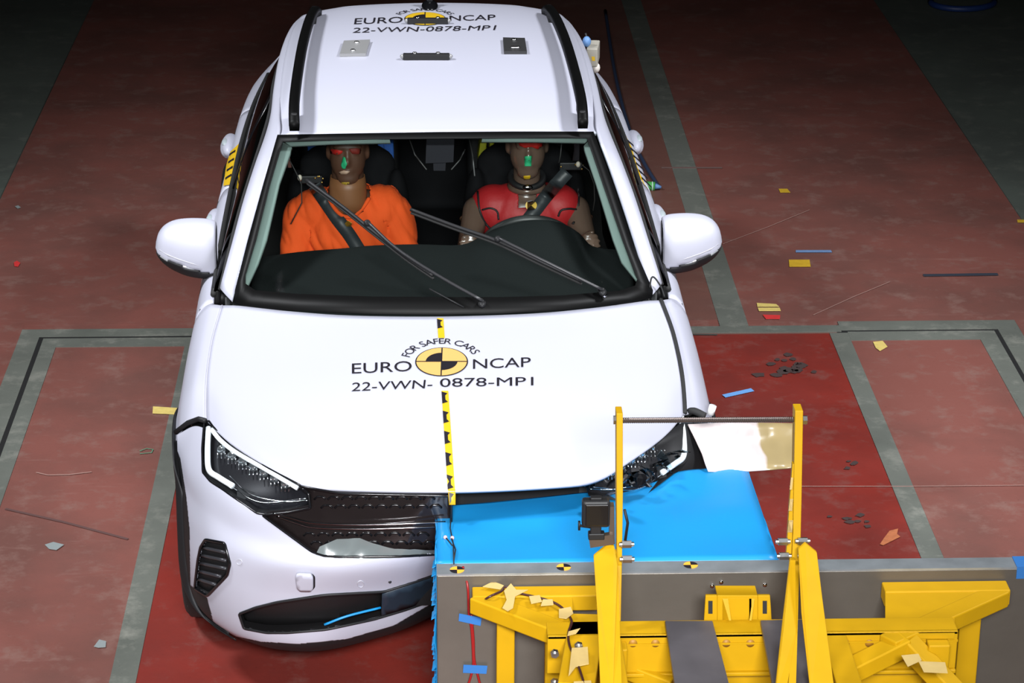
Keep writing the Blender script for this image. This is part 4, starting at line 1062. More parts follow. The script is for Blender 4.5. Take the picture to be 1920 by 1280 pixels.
v, f = tube(L_, .0075, 10); mk('collar', v, f, M_ORANGE, shirt)
def mark(B, P, m, name, parent, off=.0025, fall=8.9, step=4, label=None):
    v2, f2 = fill2d(P, step); return mk(name, [surf(B, a[0], a[1], off, fall) for a in v2], f2, m, parent, True, .001, 0, label=label)
mark(BP, [(620, 279), (632, 280), (643, 282), (641, 287), (630, 290), (621, 288)], mat('paint_red', (.42, .008, .004), .7), 'painted_marker', pas, label='red paint on the eye')
mark(BP, [(654, 279), (668, 277), (676, 280), (674, 288), (660, 288)], mat('paint_darkred', (.16, .012, .006), .7), 'painted_marker', pas, label='dark red paint on the eye')
mark(BP, [(644, 293), (648, 295), (651, 307), (648, 316), (642, 316), (640, 309)], mat('paint_green', (.02, .38, .16), .6), 'painted_marker', pas, label='green paint on the nose')
mark(BP, [(635, 322), (645, 319), (656, 321), (650, 326), (637, 326)], mat('paint_pale', (.42, .28, .20), .5), 'painted_marker', pas, label='pale mouth')
mark(BP, [(641, 341), (655, 341), (655, 347), (650, 349), (641, 348)], mat('paint_yellow', (.40, .26, .02), .7), 'painted_marker', pas, label='yellow chin marker')
v, f = text_px('5050', BP, (639, 362), (663, 361), (639, 352), .0025); mk('neck_number', v, f, mat('ink_brown', (.04, .02, .01), .7), pas)
# neck shield: slightly proud orange-tan tube
v, f = tube([(px_, py_-.015, .975), (px_, py_-.018, 1.02), (px_, py_-.022, 1.07), (px_, py_-.022, 1.105)], [.071, .070, .069, .064], 28, cap=False); mk('neck_shield', v, f, mat('neck_tan', (.20, .085, .034), .5), pas, sol=.003)
v, f = tube([(px_+.072*math.cos(t), py_-.015+.072*math.sin(t), .977) for t in [2*PI*j/28 for j in range(28)]], .002, 6, True); mk('shield_edge', v, f, M_BLACK, pas)
# driver
dx_, dy_, dz_ = .335, 2.13, .995
drv = empty('crash_test_dummy', 'tan crash test dummy in a red vest holding the steering wheel', 'dummy', CW, 'front seat dummies')
del drv['group']; del pas['group']
pp = head_parts((dx_-.001, dy_-.03, 1.213)) + [capsule((dx_, dy_+.02, .97), (dx_, dy_, 1.13), .052, .05, 20)] + torso_parts(dx_, dy_, dz_) + legs(dx_, dy_-.02, .55)
for s in (-1, 1):
    sh_ = Vector((dx_+s*.188, dy_+.02, dz_-.045)); el_ = Vector((dx_+s*.235, dy_-.14, dz_-.20)); wr = sc_+ux*(s*.205)+uy*(.0)+nrm*.035+Vector((0, .02, -.02))
    pp += [capsule(sh_, el_, .052, .040), capsule(el_, wr, .040, .026)]
    hc = sc_+ux*(s*.198)+uy*.012+nrm*.012
    pp += hand(hc, (-s*.25, -.75, .55), Vector((0, .45, .9)), -s)
me = remesh(pp, .0065, 3); db = mko('body', me, M_SKIN2, drv); BD = bvho(db)
# shoulder joint rings
for s in (-1, 1):
    c = Vector((dx_+s*.195, dy_+.005, dz_-.085)); t = Vector((s*.22, -.6, -.8)).normalized(); a_ = t.orthogonal().normalized(); b_ = t.cross(a_)
    v, f = tube([c+a_*(.054*math.cos(q))+b_*(.054*math.sin(q)) for q in [2*PI*j/24 for j in range(24)]], .004, 6, True); mk('joint_ring', v, f, mat('ring_tan', (.12, .06, .035), .4), drv)
g = .016
me = remesh(torso_parts(dx_, dy_, dz_, g)[:5], .008, 5)
bm = bmesh.new(); bm.from_mesh(me); kill = []
for v_ in bm.verts:
    p = v_.co; d = noise.noise(p*8)*.006; v_.co = p+v_.normal*d
    ax = abs(p.x-dx_)
    if ax > .208 or (p.z < dz_-.13 and ax > .208-(dz_-.13-p.z)*.45) or p.z < dz_-.34: kill.append(v_)
    elif math.hypot(p.x-dx_, (p.y-dy_-.01)) < .060 and p.z > 1.0: kill.append(v_)
    elif ax < .03 and p.z > .992 and p.y < dy_: kill.append(v_)
bmesh.ops.delete(bm, geom=kill, context='VERTS'); bm.to_mesh(me); bm.free()
vest = mko('vest', me, M_RED, drv, sol=.005, label='red padded vest'); BV = bvho(vest)
def vline(P, r, m, name, par, off=.004, B=None):
    L_ = [surf(B or BV, q.x, q.y, off, 8.9) for q in crline([Vector((a, b_, 0)) for a, b_ in P], 5)]
    v, f = tube(L_, r, 6); return mk(name, v, f, m, par)
vline([(897, 360), (900, 390), (908, 412), (920, 428)], .004, M_BLACK, 'vest_piping', vest)
vline([(1084, 352), (1083, 385), (1080, 405), (1074, 420)], .004, M_BLACK, 'vest_piping', vest)
vline([(905, 393), (920, 390), (932, 396), (936, 412)], .004, M_BLACK, 'vest_piping', vest)
vline([(1046, 405), (1052, 394), (1065, 391), (1079, 392)], .004, M_BLACK, 'vest_piping', vest)
mark(BD, [(972, 264), (1018, 264), (1017, 273), (1008, 279), (996, 275), (985, 277), (974, 273)], mat('paint_red', (.75, .01, .005), .7), 'painted_marker', drv, label='red paint across the eyes')
mark(BD, [(984, 293), (996, 292), (996, 311), (984, 311)], mat('paint_green', (.02, .38, .16), .6), 'painted_marker', drv, label='green paint on the nose')
mark(BD, [(982, 329), (994, 328), (994, 336), (983, 337)], M_YST, 'painted_marker', drv, label='yellow chin marker')
# neck bracket
v, f = tube([(dx_+.062*math.cos(t), dy_+.062*math.sin(t)-.006, 1.086+.02*math.sin(t)) for t in [2*PI*j/28 for j in range(28)]], .012, 8, True); mk('neck_ring', v, f, M_BLACK, drv)
v, f = ell((dx_, dy_-.072, 1.068), (.022, .01, .012)); mk('ring_clamp', v, f, M_CHROME, drv)
v, f = tube([(dx_+.060*math.cos(t), dy_+.065*math.sin(t)-.0, 1.050) for t in [2*PI*j/28 for j in range(28)]], .014, 8, True); mk('neck_collar', v, f, M_SKIN2, drv)
# belts over the chests
def comb(*os):
    return bvh(*merge(*[([v.co.copy() for v in o.data.vertices], [tuple(p.vertices) for p in o.data.polygons]) for o in os]))
def belt_px(P, hw, B, B2, name, wy=0):
    c = crline([Vector((a, b_, 0)) for a, b_ in P], 6); vs = []; dl = []
    for i, q in enumerate(c):
        a = c[max(0, i-1)]; b_ = c[min(len(c)-1, i+1)]; t = (b_-a).normalized(); n = Vector((-t.y, t.x, 0)); w_ = hw
        pm = surf(B, q.x, q.y, 0, 8.9); dist = (pm-O_CAR).length-.03
        for sg in (-1, 1):
            e = q+n*w_*sg; de = (surf(B, e.x, e.y, 0, 8.9)-O_CAR).length-.012; dl.append((de, e, dist))
    ds = [min(de, di+.02) for de, e, di in dl]
    for k in range(len(dl)):
        w_ = [ds[q] for q in range(k % 2, len(dl), 2) if abs(q-k) <= 8]
        vs.append(O_CAR+ray_c(dl[k][1].x, dl[k][1].y)*min(sum(w_)/len(w_), ds[k]))
    return part(name, vs, [(2*i, 2*i+1, 2*i+3, 2*i+2) for i in range(len(c)-1)], M_BELT, sol=.002, soff=0)
BSHB = comb(shirt, pb); BVB = comb(vest, db)
sb = belt_px([(590, 348), (610, 378), (632, 410), (655, 440), (680, 480)], 12.5, BSHB, None, 'seat_belt')
mk('target_sticker', [surf(bvho(sb), x, y, .003, 8.8) for x, y in ((646, 419), (652, 413), (660, 418), (658, 424), (650, 424))], [(0, 1, 2, 3, 4)], M_YST, sb, False, .001)
sb2 = belt_px([(1064, 322), (1046, 342), (1027, 364), (1010, 386), (990, 412)], 12.5, BVB, None, 'seat_belt')
B2 = bvho(sb2)
for sg, mm in ((0, M_YST), (1, M_INK), (2, M_YST), (3, M_INK)):
    a0 = -PI/4+sg*PI/2
    P = [(996, 385)]+[(996+10.5*math.cos(a0+PI/2*j/6), 385+9.5*math.sin(a0+PI/2*j/6)) for j in range(7)]
    mk('target_sticker', [surf(B2, x, y, .003, 8.9) for x, y in P], [tuple(range(8))], mm, sb2, False, .001)
# shoulder guides with load cells
for x, y, sg in ((583, 335, -1), (1070, 310, 1)):
    c = cp(x, y, y=2.12); v, f = boxm(c, (.085, .03, .03)); lc = part('belt_load_cell', v, f, M_BLACK, bev=.004, smooth=False)
    rs = random.Random(5)
    for k in range(6): v, f = ell(c+Vector((rs.uniform(-.04, .05), -.018, rs.uniform(-.012, .016))), (.004, .003, .004), seg=8, rings=5); mk('gold_screw', v, f, mat('brass', (.7, .45, .12), .3, 1), lc)
    v, f = ell(cp(x-21 if sg < 0 else x+14, y-2, y=2.1), (.009, .008, .012), seg=10, rings=6); mk('pale_knob', v, f, mat('knob_pale', (.6, .55, .45), .5), lc)
for P in ([(543, 300), (556, 325), (565, 345), (566, 380), (545, 420)], [(1090, 308), (1105, 320), (1114, 345), (1115, 375), (1112, 395)], [(1053, 268), (1051, 290), (1048, 305)]):
    v, f = tube([cp(x, y, y=2.05) for x, y in P], .0022, 6); part('test_wire', v, f, mat('wire_grey', (.03, .03, .03), .6))
# child seats on the rear bench
def child_seat(pts, m, label, xc):
    root = empty('child_seat', label, 'child seat', CW)
    v, f = boxm((xc, 3.10, .68), (.40, .06, .55)); mk('shell', v, f, M_BLACK, root, bev=.02)
    v, f = boxm((xc, 2.98, .60), (.36, .30, .08)); mk('seat_pad', v, f, m, root, bev=.02)
    for P, mm in pts:
        v, f = prism([cp(x, y, y=2.86) for x, y in P], (0, .10, 0)); mk('side_wing', v, f, mm, root, False, bev=.006)
    return root
M_CB = mat('child_blue', (.05, .20, .75), .6, noise_amt=.3, nscale=14); M_CP = mat('child_pale', (.30, .42, .70), .6); M_CY = mat('child_yellow', (.62, .62, .03), .6, noise_amt=.2, nscale=14)
child_seat([([(576, 268), (593, 268), (594, 304), (578, 302)], M_CB), ([(593, 288), (600, 288), (600, 305), (594, 305)], M_CP), ([(708, 268), (738, 268), (739, 316), (722, 305), (709, 300)], M_CB), ([(716, 268), (723, 270), (724, 300), (738, 306), (738, 312), (718, 302)], M_CP), ([(690, 288), (706, 288), (706, 303), (691, 303)], mat('child_violet', (.10, .10, .50), .6))], M_CB, 'blue child seat on the rear bench behind the orange shirted dummy', -.34)
child_seat([([(900, 268), (913, 268), (911, 284), (920, 298), (913, 308), (897, 313), (896, 300)], M_CY), ([(918, 266), (927, 266), (925, 288), (942, 290), (942, 300), (925, 299), (918, 290)], M_CY), ([(948, 290), (955, 290), (955, 299), (948, 299)], M_CY), ([(1022, 288), (1037, 288), (1036, 300), (1022, 300)], M_CY)], M_CY, 'yellow child seat on the rear bench behind the red vested dummy', .34)
# torn bumper corner lying across the barrier, right
P = [(1290, 795), (1350, 792), (1420, 792), (1496, 793), (1492, 835), (1488, 876), (1420, 882), (1368, 886), (1328, 884), (1316, 850)]
v2, f2 = fill2d(P, 9); vs = []
for a in v2:
    d = .55-.0022*(a[1]-793)+.05*noise.noise(Vector((a[0]*.012, a[1]*.02, 1)))+.012*noise.noise(Vector((a[0]*.05, a[1]*.05, 4)))
    vs.append(cp(a[0], a[1], y=d))
M_TORN = mat('torn_panel', (.6, .5, .45), .35, 0, .3)
nt = M_TORN.node_tree; b_ = nt.nodes['Principled BSDF']; tc = nt.nodes.new('ShaderNodeTexCoord'); sx = nt.nodes.new('ShaderNodeSeparateXYZ'); nt.links.new(tc.outputs['Object'], sx.inputs[0])
ns = nt.nodes.new('ShaderNodeTexNoise'); ns.inputs['Scale'].default_value = 5; nt.links.new(tc.outputs['Object'], ns.inputs['Vector'])
ad = nt.nodes.new('ShaderNodeMath'); ad.operation = 'MULTIPLY_ADD'; ad.inputs[1].default_value = .08; nt.links.new(ns.outputs['Fac'], ad.inputs[0]); nt.links.new(sx.outputs['X'], ad.inputs[2])
rp = nt.nodes.new('ShaderNodeValToRGB'); nt.links.new(ad.outputs[0], rp.inputs[0]); e = rp.color_ramp.elements
e[0].position = .99; e[0].color = (.56, .49, .48, 1); e[1].position = 1.0; e[1].color = (.30, .23, .11, 1)
sb_ = nt.nodes.new('ShaderNodeMath'); sb_.operation = 'SUBTRACT'; sb_.inputs[1].default_value = .045; nt.links.new(ad.outputs[0], sb_.inputs[0]); nt.links.new(sb_.outputs[0], rp.inputs[0]); nt.links.new(rp.outputs[0], b_.inputs['Base Color'])
part('torn_corner_panel', vs, f2, M_TORN, sol=.004, label='pale torn bumper corner panel sticking out to the right')
v, f = cyl(cp(1332, 776, y=.6), cp(1337, 760, y=.6), .012, 14); part('broken_bracket', v, f, mat('bracket_white', (.75, .75, .75), .5))
v, f = tube(crline([cp(1288, 775, y=.62), cp(1300, 770, y=.60), (cp(1322, 780, y=.58))], 6), .012, 8); part('torn_liner', v, f, M_RUB)

# ------------------------------------------------------------------ BARRIER (deformable block)
root = empty('deformable_barrier', 'bright blue deformable barrier block pressed into the car front', 'barrier', TW)
front = [(820, 953), (860, 949), (920, 944), (1000, 936), (1060, 930), (1100, 926), (1170, 922), (1235, 904), (1270, 890), (1330, 882), (1400, 880)]
ZT = .70; YP = -.235
fpts = [tp(x, y, z=ZT) for x, y in front]; nF = len(fpts)
rowA = [Vector((-.045+(.995)*i/(nF-1), YP, ZT)) for i in range(nF)]
def lerp_rows(t): return [a.lerp(b_, t) for a, b_ in zip(rowA, fpts)]
rows = []
for t in (0, .25, .5, .75, 1):
    r = lerp_rows(t)
    rows.append([p+Vector((0, 0, .010*noise.noise(Vector((p.x*5, p.y*7, 2)))*(t > 0))) for p in r])
rows.append([p+Vector((0, .004, -.012)) for p in fpts])
for z in (.55, .40, .27, .15):
    rows.append([Vector((p.x, p.y+.01*noise.noise(Vector((p.x*9, z*9, 5)))-.02*(.7-z), z)) for p in fpts])
v, f = grid(rows, 4, 4); blk = mk('block_skin', v, f, M_BLUE, root, sol=.004)
for s, pr, nm in ((0, 'L', ''), (nF-1, 'R', '')):
    col = [r[s] for r in rows]; back = [Vector((rowA[s].x, YP, p.z)) for p in col]
    v, f = grid([[Vector(a).lerp(b_, t) for t in (0, .33, .66, 1)] for a, b_ in zip(col, back)], 3, 3)
    if s == 0:
        v = [q+Vector((-abs(.016*noise.noise(Vector((q.y*14, q.z*14, 0)))), 0, 0)) for q in v]
    mk('side_skin', v, f, M_BLUE, root, sol=.004)
# torn ragged edge foil on left side
rs = random.Random(21); parts = []
for k in range(40):
    z = .70-.014*k; x = -.05-rs.uniform(0, .012); y = YP+.02
    P = [Vector((-.047, y, z)), Vector((x, y+rs.uniform(-.02, .02), z-.006)), Vector((x+.003, y+.05, z-.012)), Vector((-.047, y+.06, z-.004))]
    parts.append(prism(P, (0, 0, -.003)))
v, f = merge(*parts); mk('torn_edge', v, f, M_BLUE, root, False)
v, f = boxm((.45, -.10, .42), (.90, .22, .50)); mk('honeycomb_core', v, f, mat('core_alu', (.5, .5, .52), .35, 1), root)
# wires on top left of block
for P in ([(846, 965), (844, 990), (850, 1020), (851, 1057)], [(836, 1008), (848, 1022)], [(846, 1008), (854, 1030), (851, 1050)], [(844, 965), (846, 945)]):
    v, f = tube([tp(x, y, z=ZT+.012) for x, y in P], .002, 6); mk('thin_wire', v, f, M_BLACK, root)
for x, y in ((835, 1007), (848, 1008)): v, f = ell(tp(x, y, z=ZT+.012), (.006, .006, .006), seg=10, rings=6); mk('wire_joint', v, f, mat('joint_pink', (.75, .40, .38), .5), root)

# ------------------------------------------------------------------ TROLLEY
tr = empty('barrier_trolley', 'yellow steel barrier trolley with grey backing plate and tall camera gantry', 'trolley', TW)
M_PLT = mat('backing_steel', (.14, .125, .105), .42, .55, noise_amt=.22, nscale=5, bump=.08, bscale=30)
M_PLT2 = mat('plate_edge', (.34, .37, .39), .35, .6, noise_amt=.35, nscale=14)
v, f = boxm((.93, -.2685, .425), (1.95, .063, .546)); bp_ = mk('backing_plate', v, f, M_PLT, tr, False, bev=.003)
v, f = boxm((.93, -.2685, .700), (1.95, .064, .006)); mk('plate_top_edge', v, f, M_PLT2, bp_, False)
FY = -.301
def fpl(x, y): return tp(x, y, y=FY)
for cx, cy in ((857, 1068), (1057, 1063), (1295, 1059)):
    c = tp(cx, cy, z=.7036)
    for q in range(4):
        a0 = q*PI/2; P = [c]+[c+Vector((.021*math.cos(a0+PI/2*j/6), .021*math.sin(a0+PI/2*j/6), 0)) for j in range(7)]
        v, f = prism(P, (0, 0, .0008)); mk('target_sticker', v, f, mat('target_orange', (.80, .38, .04), .5) if q % 2 else M_INK, bp_, False)
for x, y in ((1335, 1097), (1352, 1090), (1434, 1095)):
    p = fpl(x, y); v, f = cyl(p, p+Vector((0, -.006, 0)), .006, 12); mk('screw', v, f, M_CHROME, bp_)
p = tp(1910, 1056, z=.704)
v, f = boxm((p.x+.02, -.2685, .7045), (.06, .066, .002)); mk('blue_tape', v, f, M_BTAPE, bp_, False)
v, f = boxm((p.x+.02, -.302, .685), (.06, .002, .036)); mk('blue_tape', v, f, M_BTAPE, bp_, False)
ZB = .665
def TZ(x, y, z=ZB): return tp(x, y, z=z)
def ybeam(name, a, b_, w, h, m=M_YEL, up=(0, 0, 1), par=tr, bev=.004):
    v, f = beam(a, b_, w, h, up); return mk(name, v, f, m, par, False, bev=bev)
hB = .05
def outrigger(A, B_, C, D, lab):
    # horizontal box member along the plate
    a = Vector((A.x, -.335, ZB-hB/2-.0015)); b_ = Vector((B_.x, -.335, ZB-hB/2-.0015)); ybeam('outrigger_beam', a, b_, .062, hB)
    ybeam('outrigger_brace', Vector((C.x, C.y+.0, ZB-hB/2-.003)), Vector((D.x, D.y, ZB-hB/2-.003)), .062, hB)
    # top gusset plate
outrigger(TZ(885, 1095), TZ(1118, 1093), TZ(893, 1112), TZ(1085, 1185), '')
outrigger(TZ(1650, 1081), TZ(1884, 1081), TZ(1878, 1100), TZ(1665, 1195), '')
# gusset webs
for P in ([(895, 1102), (1072, 1100), (1074, 1150), (1150, 1152), (1150, 1200), (1075, 1200), (1062, 1180)], [(1660, 1085), (1725, 1085), (1730, 1110), (1872, 1104), (1790, 1150), (1790, 1190), (1660, 1190)]):
    v, f = prism([TZ(x, y, ZB-.0055) for x, y in P], (0, 0, -.012)); mk('gusset', v, f, M_YEL, tr, False)
# main cross beam: top flange, web, lower flange
yb0 = TZ(1200, 1163).y; yb1 = TZ(1200, 1190).y
v, f = merge(boxm((.835, (yb0+yb1)/2, ZB-.006), (1.15, abs(yb0-yb1), .012)), boxm((.835, yb1+.006, ZB-.06), (1.15, .012, .12)), boxm((.86, yb1+.02, ZB-.125), (1.10, .06, .012)))
xb = mk('cross_beam', v, f, M_YEL, tr, False, bev=.003)
v, f = boxm((.86, yb1+.004, ZB-.03), (1.10, .014, .006)); mk('beam_rib', v, f, M_YEL, xb, False)
for x in (1187, 1229, 1362, 1407, 1585, 1630):
    p = tp(x, 1206, y=yb1-.002); v, f = cyl(p, p+Vector((0, .004, 0)), .012, 16); mk('beam_hole', v, f, mat('hole_ochre', (.30, .14, .01), .6), xb)
# second lower beam and vertical posts under the brace
for x0, x1, yt in ((931, 965, 1142), (1022, 1050, 1172), (1800, 1840, 1120)):
    c0 = tp((x0+x1)/2, yt, z=ZB-hB); y_ = c0.y
    w = (tp(x1, yt, z=ZB-hB)-tp(x0, yt, z=ZB-hB)).x
    ybeam('frame_post', (c0.x, y_, .20), (c0.x, y_, ZB-hB+.002), w, .05, up=(0, 1, 0))
yl = yb1-.02
v, f = merge(boxm((.86, yl+.10, .47), (1.0, .06, .06)), boxm((.86, yl+.10, .25), (1.0, .08, .08))); mk('lower_rail', v, f, M_YEL, tr, False, bev=.004)
# X braces behind the ballast
ybeam('diagonal_brace', tp(1160, 1245, y=yb1+.05), tp(1260, 1285, y=yb1-.02), .05, .05)
ybeam('diagonal_brace', tp(1700, 1205, y=yb1-.02), tp(1540, 1285, y=yb1-.12), .06, .05)
ybeam('diagonal_brace', tp(1700, 1205, y=yb1-.02), tp(1790, 1300, y=yb1-.12), .06, .05)
ybeam('side_beam', tp(1100, 1180, z=ZB-.03), tp(1080, 1300, z=ZB-.03), .10, .06)
# left bolted flange
for x, y in ((1040, 1223), (1040, 1277), (1085, 1187+22)):
    p = tp(x, y, y=yb1-.07 if x < 1060 else yb1-.09); v, f = merge(cyl(p, p+Vector((0, -.012, 0)), .012, 6), cyl(p, p+Vector((0, -.02, 0)), .007, 12)); mk('bolt', v, f, M_STEEL, tr, False)
# centre bracket with slotted ears
bz = ZB
def br(P, d=.012, n='bracket_plate'):
    v, f = prism(P, (0, d, 0)); return v, f
y_ = yb0+.01
parts = []
pt_ = lambda x, y: tp(x, y, y=y_)
parts.append(prism([pt_(1320, 1163), pt_(1345, 1163), pt_(1345, 1116), pt_(1323, 1116)], (0, .01, 0)))
parts.append(prism([pt_(1421, 1163), pt_(1447, 1163), pt_(1444, 1116), pt_(1421, 1116)], (0, .01, 0)))
parts.append(prism([pt_(1345, 1122), pt_(1421, 1122), pt_(1421, 1116), pt_(1345, 1116)], (0, .06, 0)))
parts.append(prism([pt_(1345, 1163), pt_(1421, 1163), pt_(1421, 1120), pt_(1345, 1120)], (0, .004, 0)))
v, f = merge(*parts); bk = mk('slotted_bracket', v, f, M_YEL, tr, False, bev=.002)
for x in (1332, 1434): 
    v, f = prism([tp(x-4, 1150, y=y_-.001), tp(x+4, 1150, y=y_-.001), tp(x+4, 1126, y=y_-.001), tp(x-4, 1126, y=y_-.001)], (0, -.001, 0)); mk('slot', v, f, M_DARK, bk, False)
for x, dx in ((1358, 6), (1408, -6)): v, f = prism([tp(x-3, 1163, y=y_-.004), tp(x+dx+3, 1163, y=y_-.03), tp(x+3, 1122, y=y_-.004), tp(x-3, 1122, y=y_-.004)], (.006, 0, 0)); mk('rib', v, f, M_YEL, bk, False)
# ballast plates
M_BAL = mat('ballast_steel', (.13, .12, .13), .45, .5, noise_amt=.3, nscale=9)
for P in ([(1247, 1163), (1336, 1163), (1372, 1300), (1268, 1300)], [(1426, 1162), (1512, 1160), (1560, 1300), (1452, 1300)]):
    q = [tp(x, y, z=ZB+.018) for x, y in P]; v, f = prism(q, (0, 0, -.017)); mk('ballast_plate', v, f, M_BAL, tr, False, bev=.002, label='dark grey steel ballast plate')
# gantry posts
YJ, YT = -.52, -.44
def lpost(P, y0, y1, th, name, m=M_YEL):
    # planar plate through pixel outline, tilting from y0 (bottom) to y1 (top)
    ys = [p[1] for p in P]; a, b_ = max(ys), min(ys)
    q = [tp(x, y, y=y0+(y1-y0)*(a-y)/(a-b_)) for x, y in P]
    v, f = prism(q, (0, th, 0)); return mk(name, v, f, m, tr, False, bev=.002)
L1 = lpost([(1113, 1043), (1140, 1020), (1152, 1024), (1158, 1060), (1150, 1300), (1126, 1300), (1120, 1150)], -1.0, YJ-.03, .012, 'gantry_strut')
v_, f_ = prism([tp(1150, 1045, y=YJ-.03), tp(1158, 1045, y=YJ-.03), tp(1166, 1300, y=-1.0), tp(1149, 1300, y=-1.0)], (0, .05, 0)); mk('strut_flange', v_, f_, M_YEL, L1, False)
U1 = lpost([(1157, 1100), (1156, 900), (1156, 775), (1168, 775), (1168, 930), (1166, 1075)], YJ, YT, .05, 'gantry_post')
L1b = lpost([(1156, 1060), (1166, 1060), (1164, 1165), (1158, 1165)], YJ-.06, YJ, .03, 'gantry_foot')
L2 = lpost([(1497, 1030), (1510, 1018), (1532, 1036), (1542, 1120), (1566, 1300), (1520, 1300), (1503, 1150)], -1.0, YJ-.03, .012, 'gantry_strut')
L3 = lpost([(1482, 1050), (1492, 1050), (1494, 1180), (1474, 1300), (1454, 1300), (1468, 1170)], -1.0, YJ-.03, .02, 'gantry_strut')
v_, f_ = prism([tp(1490, 1060, y=YJ-.03), tp(1499, 1060, y=YJ-.03), tp(1492, 1300, y=-1.0), tp(1478, 1300, y=-1.0)], (0, .04, 0)); mk('strut_flange', v_, f_, M_YEL, L3, False)
U2 = lpost([(1484, 1066), (1487, 1000), (1491, 770), (1506, 770), (1503, 940), (1500, 1066)], YJ, YT, .05, 'gantry_post')
U2b = lpost([(1474, 1045), (1480, 950), (1486, 870), (1490, 870), (1488, 1000), (1484, 1055)], YJ+.02, YT-.02, .02, 'slotted_web')
for y in (895, 935, 975): 
    v, f = prism([tp(1480.5-(y-895)*.05, y+22, y=YJ+.02+(900-y)*-.0002-.001), tp(1485, y+22, y=YJ+.018), tp(1487, y, y=YJ+.018), tp(1483-(y-895)*.05, y, y=YJ+.018)], (0, -.002, 0)); mk('slot', v, f, mat('slot_pale', (.45, .32, .12), .6), U2b, False)
# threaded rod
a, b_ = tp(1160, 788, y=YT+.02), tp(1500, 786, y=YT+.02)
v, f = tube([a.lerp(b_, k/170) for k in range(171)], [.0085 if k % 2 else .0070 for k in range(171)], 12); rod = mk('threaded_rod', v, f, mat('rod_steel', (.16, .13, .12), .35, .8), tr, False)
for x in (1154, 1509): p = tp(x, 787, y=YT+.02); v, f = cyl(p-Vector((.006, 0, 0)), p+Vector((.006, 0, 0)), .013, 6); mk('nut', v, f, M_STEEL, rod, False)
def boltx(px, py, y, s=1):
    p = tp(px, py, y=y); v, f = merge(cyl(p-Vector((.013, 0, 0)), p+Vector((.013, 0, 0)), .011, 6), cyl(p-Vector((.02, 0, 0)), p+Vector((.02, 0, 0)), .0065, 12)); mk('bolt', v, f, M_STEEL, tr, False)
for x, y in ((1175, 1020), (1176, 1048), (1139, 1048), (1468, 1015), (1470, 1042), (1505, 1014), (1509, 1041)): boltx(x, y, YJ-.01)
# chassis under the frame, down to the floor
v, f = merge(boxm((.45, -1.4, .30), (.10, 2.2, .12)), boxm((1.35, -1.4, .30), (.10, 2.2, .12)), boxm((.9, -2.4, .30), (1.0, .12, .12))); mk('chassis', v, f, M_YEL, tr, False, bev=.004)
for x in (.30, 1.50):
    for y in (-.75, -2.2):
        vs, fs = tube([(x+d, y, .20) for d in (-.06, -.05, .05, .06)], [.17, .20, .20, .17], 28); mk('trolley_wheel', vs, fs, M_RUB, tr)
        v, f = cyl((x-.12, y, .20), (x+.12, y, .20), .03); mk('axle', v, f, M_STEEL, tr)
for x in (.45, 1.35): ybeam('upright', (x, -.62, .30), (x, -.62, ZB-.02), .06, .06, up=(0, 1, 0))
# upper rails that carry struts and ballast
for x in (.43, 1.06):
    ybeam('upper_rail', (x, yb1-.004, ZB-.035), (x, -2.0, ZB-.035), .07, .06)
    ybeam('upright', (x, -1.5, .34), (x, -1.5, ZB-.06), .06, .06, up=(0, 1, 0))
ybeam('rear_cross_beam', (.35, -1.12, ZB-.032), (1.30, -1.12, ZB-.032), .07, .06)
# cables and tape
def yz(x, y): return tp(x, y, y=FY-.006)
wr = [(870, 1066), (877, 1100), (879, 1150), (884, 1180), (887, 1230), (886, 1255), (876, 1290)]
M_RW = mat('wire_red', (.24, .008, .008), .4); M_BW = mat('wire_dark', (.04, .01, .01), .4)
v, f = tube(crline([tp(868, 1062, z=.706)]+[yz(*p) for p in wr[1:]], 8), .0035, 8); mk('red_cable', v, f, M_RW, tr)
v, f = tube(crline([yz(x, y) for x, y in ((884, 1152), (888, 1200), (890, 1240), (902, 1290))], 8), .0035, 8); mk('red_cable', v, f, M_RW, tr)
zz = lambda x, y: tp(x, y, z=ZB+.006)
v, f = tube(crline([yz(884, 1150), yz(893, 1138), zz(915, 1120), zz(940, 1108), zz(948, 1100), zz(975, 1112), zz(1010, 1120), zz(1040, 1130), zz(1060, 1145), zz(1072, 1165), zz(1066, 1185), zz(1068, 1210), tp(1085, 1250, z=ZB+.02), tp(1098, 1290, z=ZB+.02)], 6), .0035, 8); mk('red_cable', v, f, M_BW, tr)
def tape(P, z, m, name='masking_tape', th=.0015):
    q = [tp(x, y, z=z) for x, y in P]; v, f = prism(q, (0, 0, th)); mk(name, v, f, m, tr, False)
tape([(905, 1100), (925, 1090), (945, 1098), (938, 1105)], ZB+.008, M_TAPE)
tape([(945, 1108), (958, 1094), (968, 1106), (990, 1106), (966, 1118), (962, 1140), (952, 1146), (942, 1140), (950, 1125)], ZB+.010, M_TAPE)
tape([(992, 1118), (1012, 1116), (1016, 1128), (996, 1132)], ZB+.010, M_TAPE)
tape([(1018, 1124), (1036, 1124), (1038, 1134), (1014, 1136)], ZB+.011, M_TAPE)
tape([(1048, 1142), (1070, 1138), (1075, 1150), (1062, 1160), (1048, 1158)], ZB+.010, M_TAPE)
tape([(1066, 1184), (1088, 1178), (1080, 1188), (1064, 1192)], ZB+.012, M_TAPE)
tape([(1072, 1215), (1102, 1213), (1104, 1245), (1080, 1250), (1066, 1268)], ZB+.022, M_TAPE)
tape([(1076, 1278), (1108, 1276), (1112, 1295), (1074, 1295)], ZB+.022, M_TAPE)
tape([(1690, 1229), (1722, 1226), (1728, 1238), (1702, 1250)], ZB+.02, M_TAPE)
tape([(1722, 1240), (1772, 1242), (1777, 1262), (1732, 1260)], ZB+.02, M_TAPE)
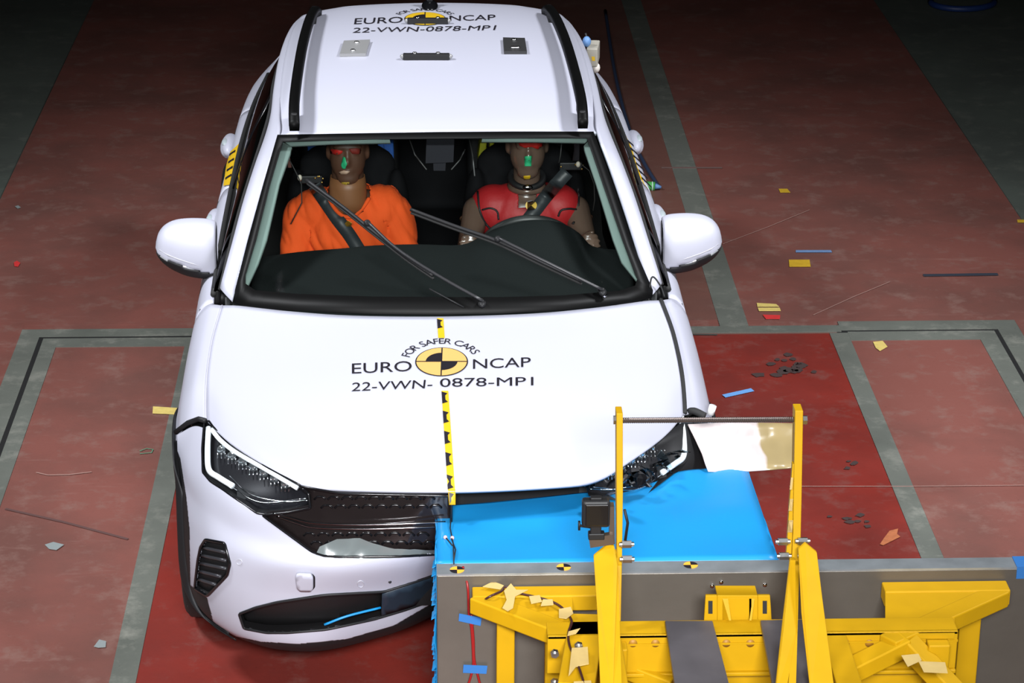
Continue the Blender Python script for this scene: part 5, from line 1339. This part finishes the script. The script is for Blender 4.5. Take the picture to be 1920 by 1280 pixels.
for P in ([(861, 1150), (903, 1158), (901, 1173), (860, 1164)], [(869, 1246), (914, 1248), (912, 1263), (868, 1261)]):
    v, f = prism([tp(x, y, y=FY-.010) for x, y in P], (0, .0015, 0)); mk('blue_tape', v, f, M_BTAPE, tr, False)

# ------------------------------------------------------------------ ACTION CAMERA
YC = YJ-.03
ac = empty('action_camera', 'small black action camera clamped to the left gantry post', 'camera', TW)
c = tp(1117, 960, y=YC); s_ = .0128/8.0
w_ = (tp(1143, 960, y=YC)-tp(1091, 960, y=YC)).x; h_ = (tp(1117, 935, y=YC)-tp(1117, 985, y=YC)).z
v, f = boxm(c, (w_, .035, h_)); mk('camera_body', v, f, M_BLACK, ac, False, bev=.008)
v, f = boxm(c+Vector((.002, -.019, 0)), (w_*.82, .004, h_*.78)); mk('screen', v, f, M_BLACKG, ac, False, bev=.003)
v, f = boxm(c+Vector((0, 0, h_/2+.003)), (w_*.4, .02, .008)); mk('latch', v, f, M_BLACK, ac, False, bev=.002)
p0 = tp(1117, 990, y=YC); p1 = tp(1118, 1003, y=YC)
v, f = merge(boxm(p0, (.03, .02, .03)), boxm(p1, (.045, .025, .02))); mk('mount', v, f, M_BLACK, ac, False, bev=.003)
k0 = tp(1086, 985, y=YC); v, f = merge(cyl(tp(1108, 988, y=YC), k0, .004, 10), beam(k0+Vector((0, 0, .012)), k0-Vector((0, 0, .012)), .006, .012, (0, 1, 0))); mk('thumb_screw', v, f, M_BLACK, ac)
v, f = merge(beam(tp(1105, 1015, y=YC), tp(1150, 1008, y=YC), .02, .03), prism([tp(1144, 950, y=YC), tp(1152, 950, y=YC), tp(1153, 1020, y=YC), tp(1142, 1020, y=YC)], (0, .03, 0))); mk('clamp_plate', v, f, mat('clamp_brown', (.12, .09, .07), .4, .6), ac, False)
v, f = tube([tp(1171, 955, y=YJ+.02), tp(1177, 980, y=YJ+.02), tp(1172, 1015, y=YJ+.02)], .004, 8); mk('clamp_band', v, f, M_BLACK, ac)
bpy.context.view_layer.update()
